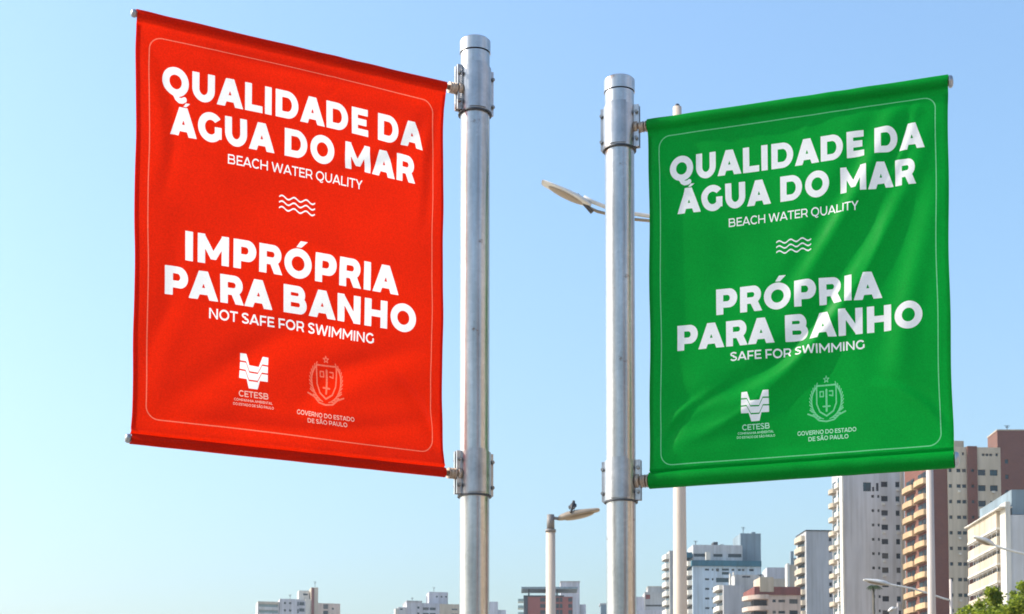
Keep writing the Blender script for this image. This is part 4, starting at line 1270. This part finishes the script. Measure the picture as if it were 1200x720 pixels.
# air conditioners under some windows, aerials on the roofs
for bb, spots, mat in ((white_tower, [(1036, 1039), (1053, 1056)], 'white_bright'), (cream_tower, [(1150.5, 1153.5), (1166, 1169), (1125, 1127.5)], 'white_bright')):
    for y in rng(577, BOT, 16.8 if bb is white_tower else 18.3):
        for a_, b_ in spots:
            if random.random() < .45:
                bb.slab('air_conditioner', a_, b_, y - 4.6 + (0 if bb is white_tower else 2.4), y - 2.4 + (0 if bb is white_tower else 2.4), -.55, -.02, mat)
for bb, px_, y0_, y1_, d_ in ((blue_tower, 880, 611, 620.4, 9), (blue_tower, 820, 630, 638.4, 6), (far_left, 368, 678, 686.3, 3), (far_left, 340, 694, 700.9, 5), (left_cluster, 510, 685, 692.5, 5), (left_cluster, 485, 698, 703.5, 6), (red_roof, 895, 671, 676.7, 3), (brick_back, 1190, 494, 503.5, 4)):
    x_ = bb.s(px_, 0); z0_, z1_ = bb.z(y1_), bb.z(y0_)
    m = MB(); m.tube([(x_, d_, z0_), (x_, d_, z1_)], .09, seg=6); h_ = z1_ - z0_
    for q in range(3): m.tube([(x_ - .7 + .15 * q, d_, z1_ - h_ * .12 * (q + .4)), (x_ + .7 - .15 * q, d_, z1_ - h_ * .12 * (q + .4))], .05, seg=5)
    m.build('aerial', M['frame_dark'], bb.root)

# ------------------------------------------------------------------ trees
def tree(px, ytop, Y, rx, rz, n, label, seed):
    rnd = random.Random(seed)
    top = W(px, ytop, Y); base = Vector((top.x, Y, 0)); root = empty('tree', base)
    hc = top.z - rz
    tr = MB(); tr.tube([(0, 0, 0), (.08, .02, hc * .4), (.02, -.05, hc * .75), (.05, 0, hc)], [.24, .18, .13, .06], seg=12)
    for k in range(7):
        a = k * 2.4 + rnd.random(); ln = rx * (.5 + .4 * rnd.random()); z0 = hc * (.62 + .05 * k)
        tr.tube([(.03, 0, z0), (math.cos(a) * ln * .5, math.sin(a) * ln * .5, z0 + ln * .35), (math.cos(a) * ln, math.sin(a) * ln, z0 + ln * .55)], [.08, .05, .02], seg=8)
    tr.build('trunk', M['bark'], root)
    cl = []
    for k in range(46):
        while True:
            q = Vector((rnd.uniform(-1, 1), rnd.uniform(-1, 1), rnd.uniform(-.75, 1)))
            if .35 < q.length < 1: break
        cl.append((Vector((q.x * rx, q.y * rx, hc + q.z * rz)), rnd.uniform(.22, .42) * rx * .6))
    cr = MB()
    for i in range(n):
        c, s_ = cl[i % len(cl)]
        d = Vector((rnd.gauss(0, 1), rnd.gauss(0, 1), rnd.gauss(0, .8))); d = d / max(d.length, .01) * s_ * (rnd.random() ** .4 + (.5 * rnd.random() if rnd.random() < .2 else 0))
        p_ = c + d
        if p_.z > hc + rz: p_.z = hc + rz * rnd.uniform(.8, 1)
        u = Vector((rnd.gauss(0, 1), rnd.gauss(0, 1), rnd.gauss(0, .6))).normalized()
        v = u.cross(Vector((rnd.gauss(0, .6), rnd.gauss(0, .6), 1))).normalized()
        ln, wd = rnd.uniform(.08, .16), rnd.uniform(.035, .06)
        cr.quad(p_ - u * ln * .5, p_ + v * wd, p_ + u * ln * .5, p_ - v * wd)
    cr.build('crown', M['leaf'], root)
    return tag(root, label, 'tree', 'street trees')
tree(1196, 680, 58, 1.7, 1.4, 18000, 'bright green leafy tree at the lower right corner', 3)
tree(1156, 702, 62, 1.25, 1.0, 12000, 'lower green tree just left of the corner tree', 5)
tree(1216, 680, 66, 1.2, 1.1, 7000, 'darker green tree behind the corner tree at the right edge', 9)

# small palm before the white tower
Yp = 120.0
top = W(1023.5, 688, Yp); base = Vector((top.x, Yp, 0)); pr = empty('palm_tree', base)
MB().tube([(0, 0, 0), (.1, 0, top.z * .5), (0, 0, top.z)], [.2, .12, .09], seg=10).build('trunk', M['palm_bark'], pr)
cr = MB(); rnd = random.Random(4)
for k in range(17):
    a = k * 2.399; el = rnd.uniform(.1, .5); ln = rnd.uniform(.45, .85); prev = None
    for j in range(9):
        t = j / 8
        c = Vector((math.cos(a) * ln * t, math.sin(a) * ln * t, top.z + .1 + ln * (el * t - .75 * t * t)))
        if prev is not None:
            dr = (c - prev).normalized(); si = dr.cross(Vector((0, 0, 1))).normalized()
            for sg_ in (-1, 1):
                for m_ in range(2):
                    o_ = prev.lerp(c, m_ * .5)
                    l_ = .2 * math.sin(math.pi * min(.97, t * .9 + .08)) + .05
                    cr.quad(o_, o_ + dr * .05, o_ + dr * .12 + si * (sg_ * l_) - Vector((0, 0, l_ * .6)))
        prev = c
cr.build('crown', M['palm_leaf'], pr)
tag(pr, 'small dark palm before the white tower', 'palm tree')

# blocks along the avenue beyond the right edge: the poles mirror them as a brown band
def avenue_block(x, y0, y1, h, mat, label):
    o = empty('apartment_block', (x, (y0 + y1) / 2, 0)); L_ = (y1 - y0) / 2
    MB().box(0, 16, -L_, L_, 0, h).build('wall', M[mat], o)
    MB().box(-.3, 16.3, -L_ - .3, L_ + .3, h + .003, h + .8).build('coping', M['cream'], o)
    n = int((y1 - y0) / 4.5); z = 6.0
    fmsh = None
    while z < h - 2.5:
        for k in range(n):
            yy = -L_ + 1.6 + k * 4.5
            if fmsh is None:
                fmsh = MB().box(-.06, .02, 0, 1.9, 0, 1.5).mesh('window'); fmsh.materials.append(M['frame_dark'])
                pmsh = MB().quad((-.07, .1, .1), (-.07, .1, 1.4), (-.07, 1.8, 1.4), (-.07, 1.8, .1)).mesh('pane'); pmsh.materials.append(M['glass'])
            w_ = add('window', fmsh, None, o, loc=(0, yy, z)); add('pane', pmsh, None, w_)
        z += 6.2
    return tag(o, label, 'building', 'blocks along the avenue')
avenue_block(95, -75, -30, 44, 'ochre', 'ochre block beyond the right edge, mirrored in the poles, farthest behind the viewer')
avenue_block(88, -24, 18, 36, 'tan', 'tan block beyond the right edge, mirrored in the poles, level with them')
avenue_block(92, 26, 66, 40, 'brick', 'brick block beyond the right edge, mirrored in the poles, nearest the street lamps')
avenue_block(48, -140, -88, 46, 'brick', 'brick block behind the viewer to the right, mirrored in the poles')

# ------------------------------------------------------------------ haze over the bay
hz = bpy.data.materials.new('haze'); hz.use_nodes = True
nt = hz.node_tree; nt.nodes.remove(nt.nodes['Principled BSDF'])
pv = nt.nodes.new('ShaderNodeVolumePrincipled')
pv.inputs['Color'].default_value = (.9, .95, 1.0, 1)
pv.inputs['Density'].default_value = .0002
pv.inputs['Anisotropy'].default_value = .6
nt.links.new(pv.outputs['Volume'], nt.nodes['Material Output'].inputs['Volume'])
tag(MB().box(-6100, 6100, -6100, 6100, -1.5, 160).build('haze', hz), 'pale sea haze over the whole skyline', 'haze', kind='stuff')
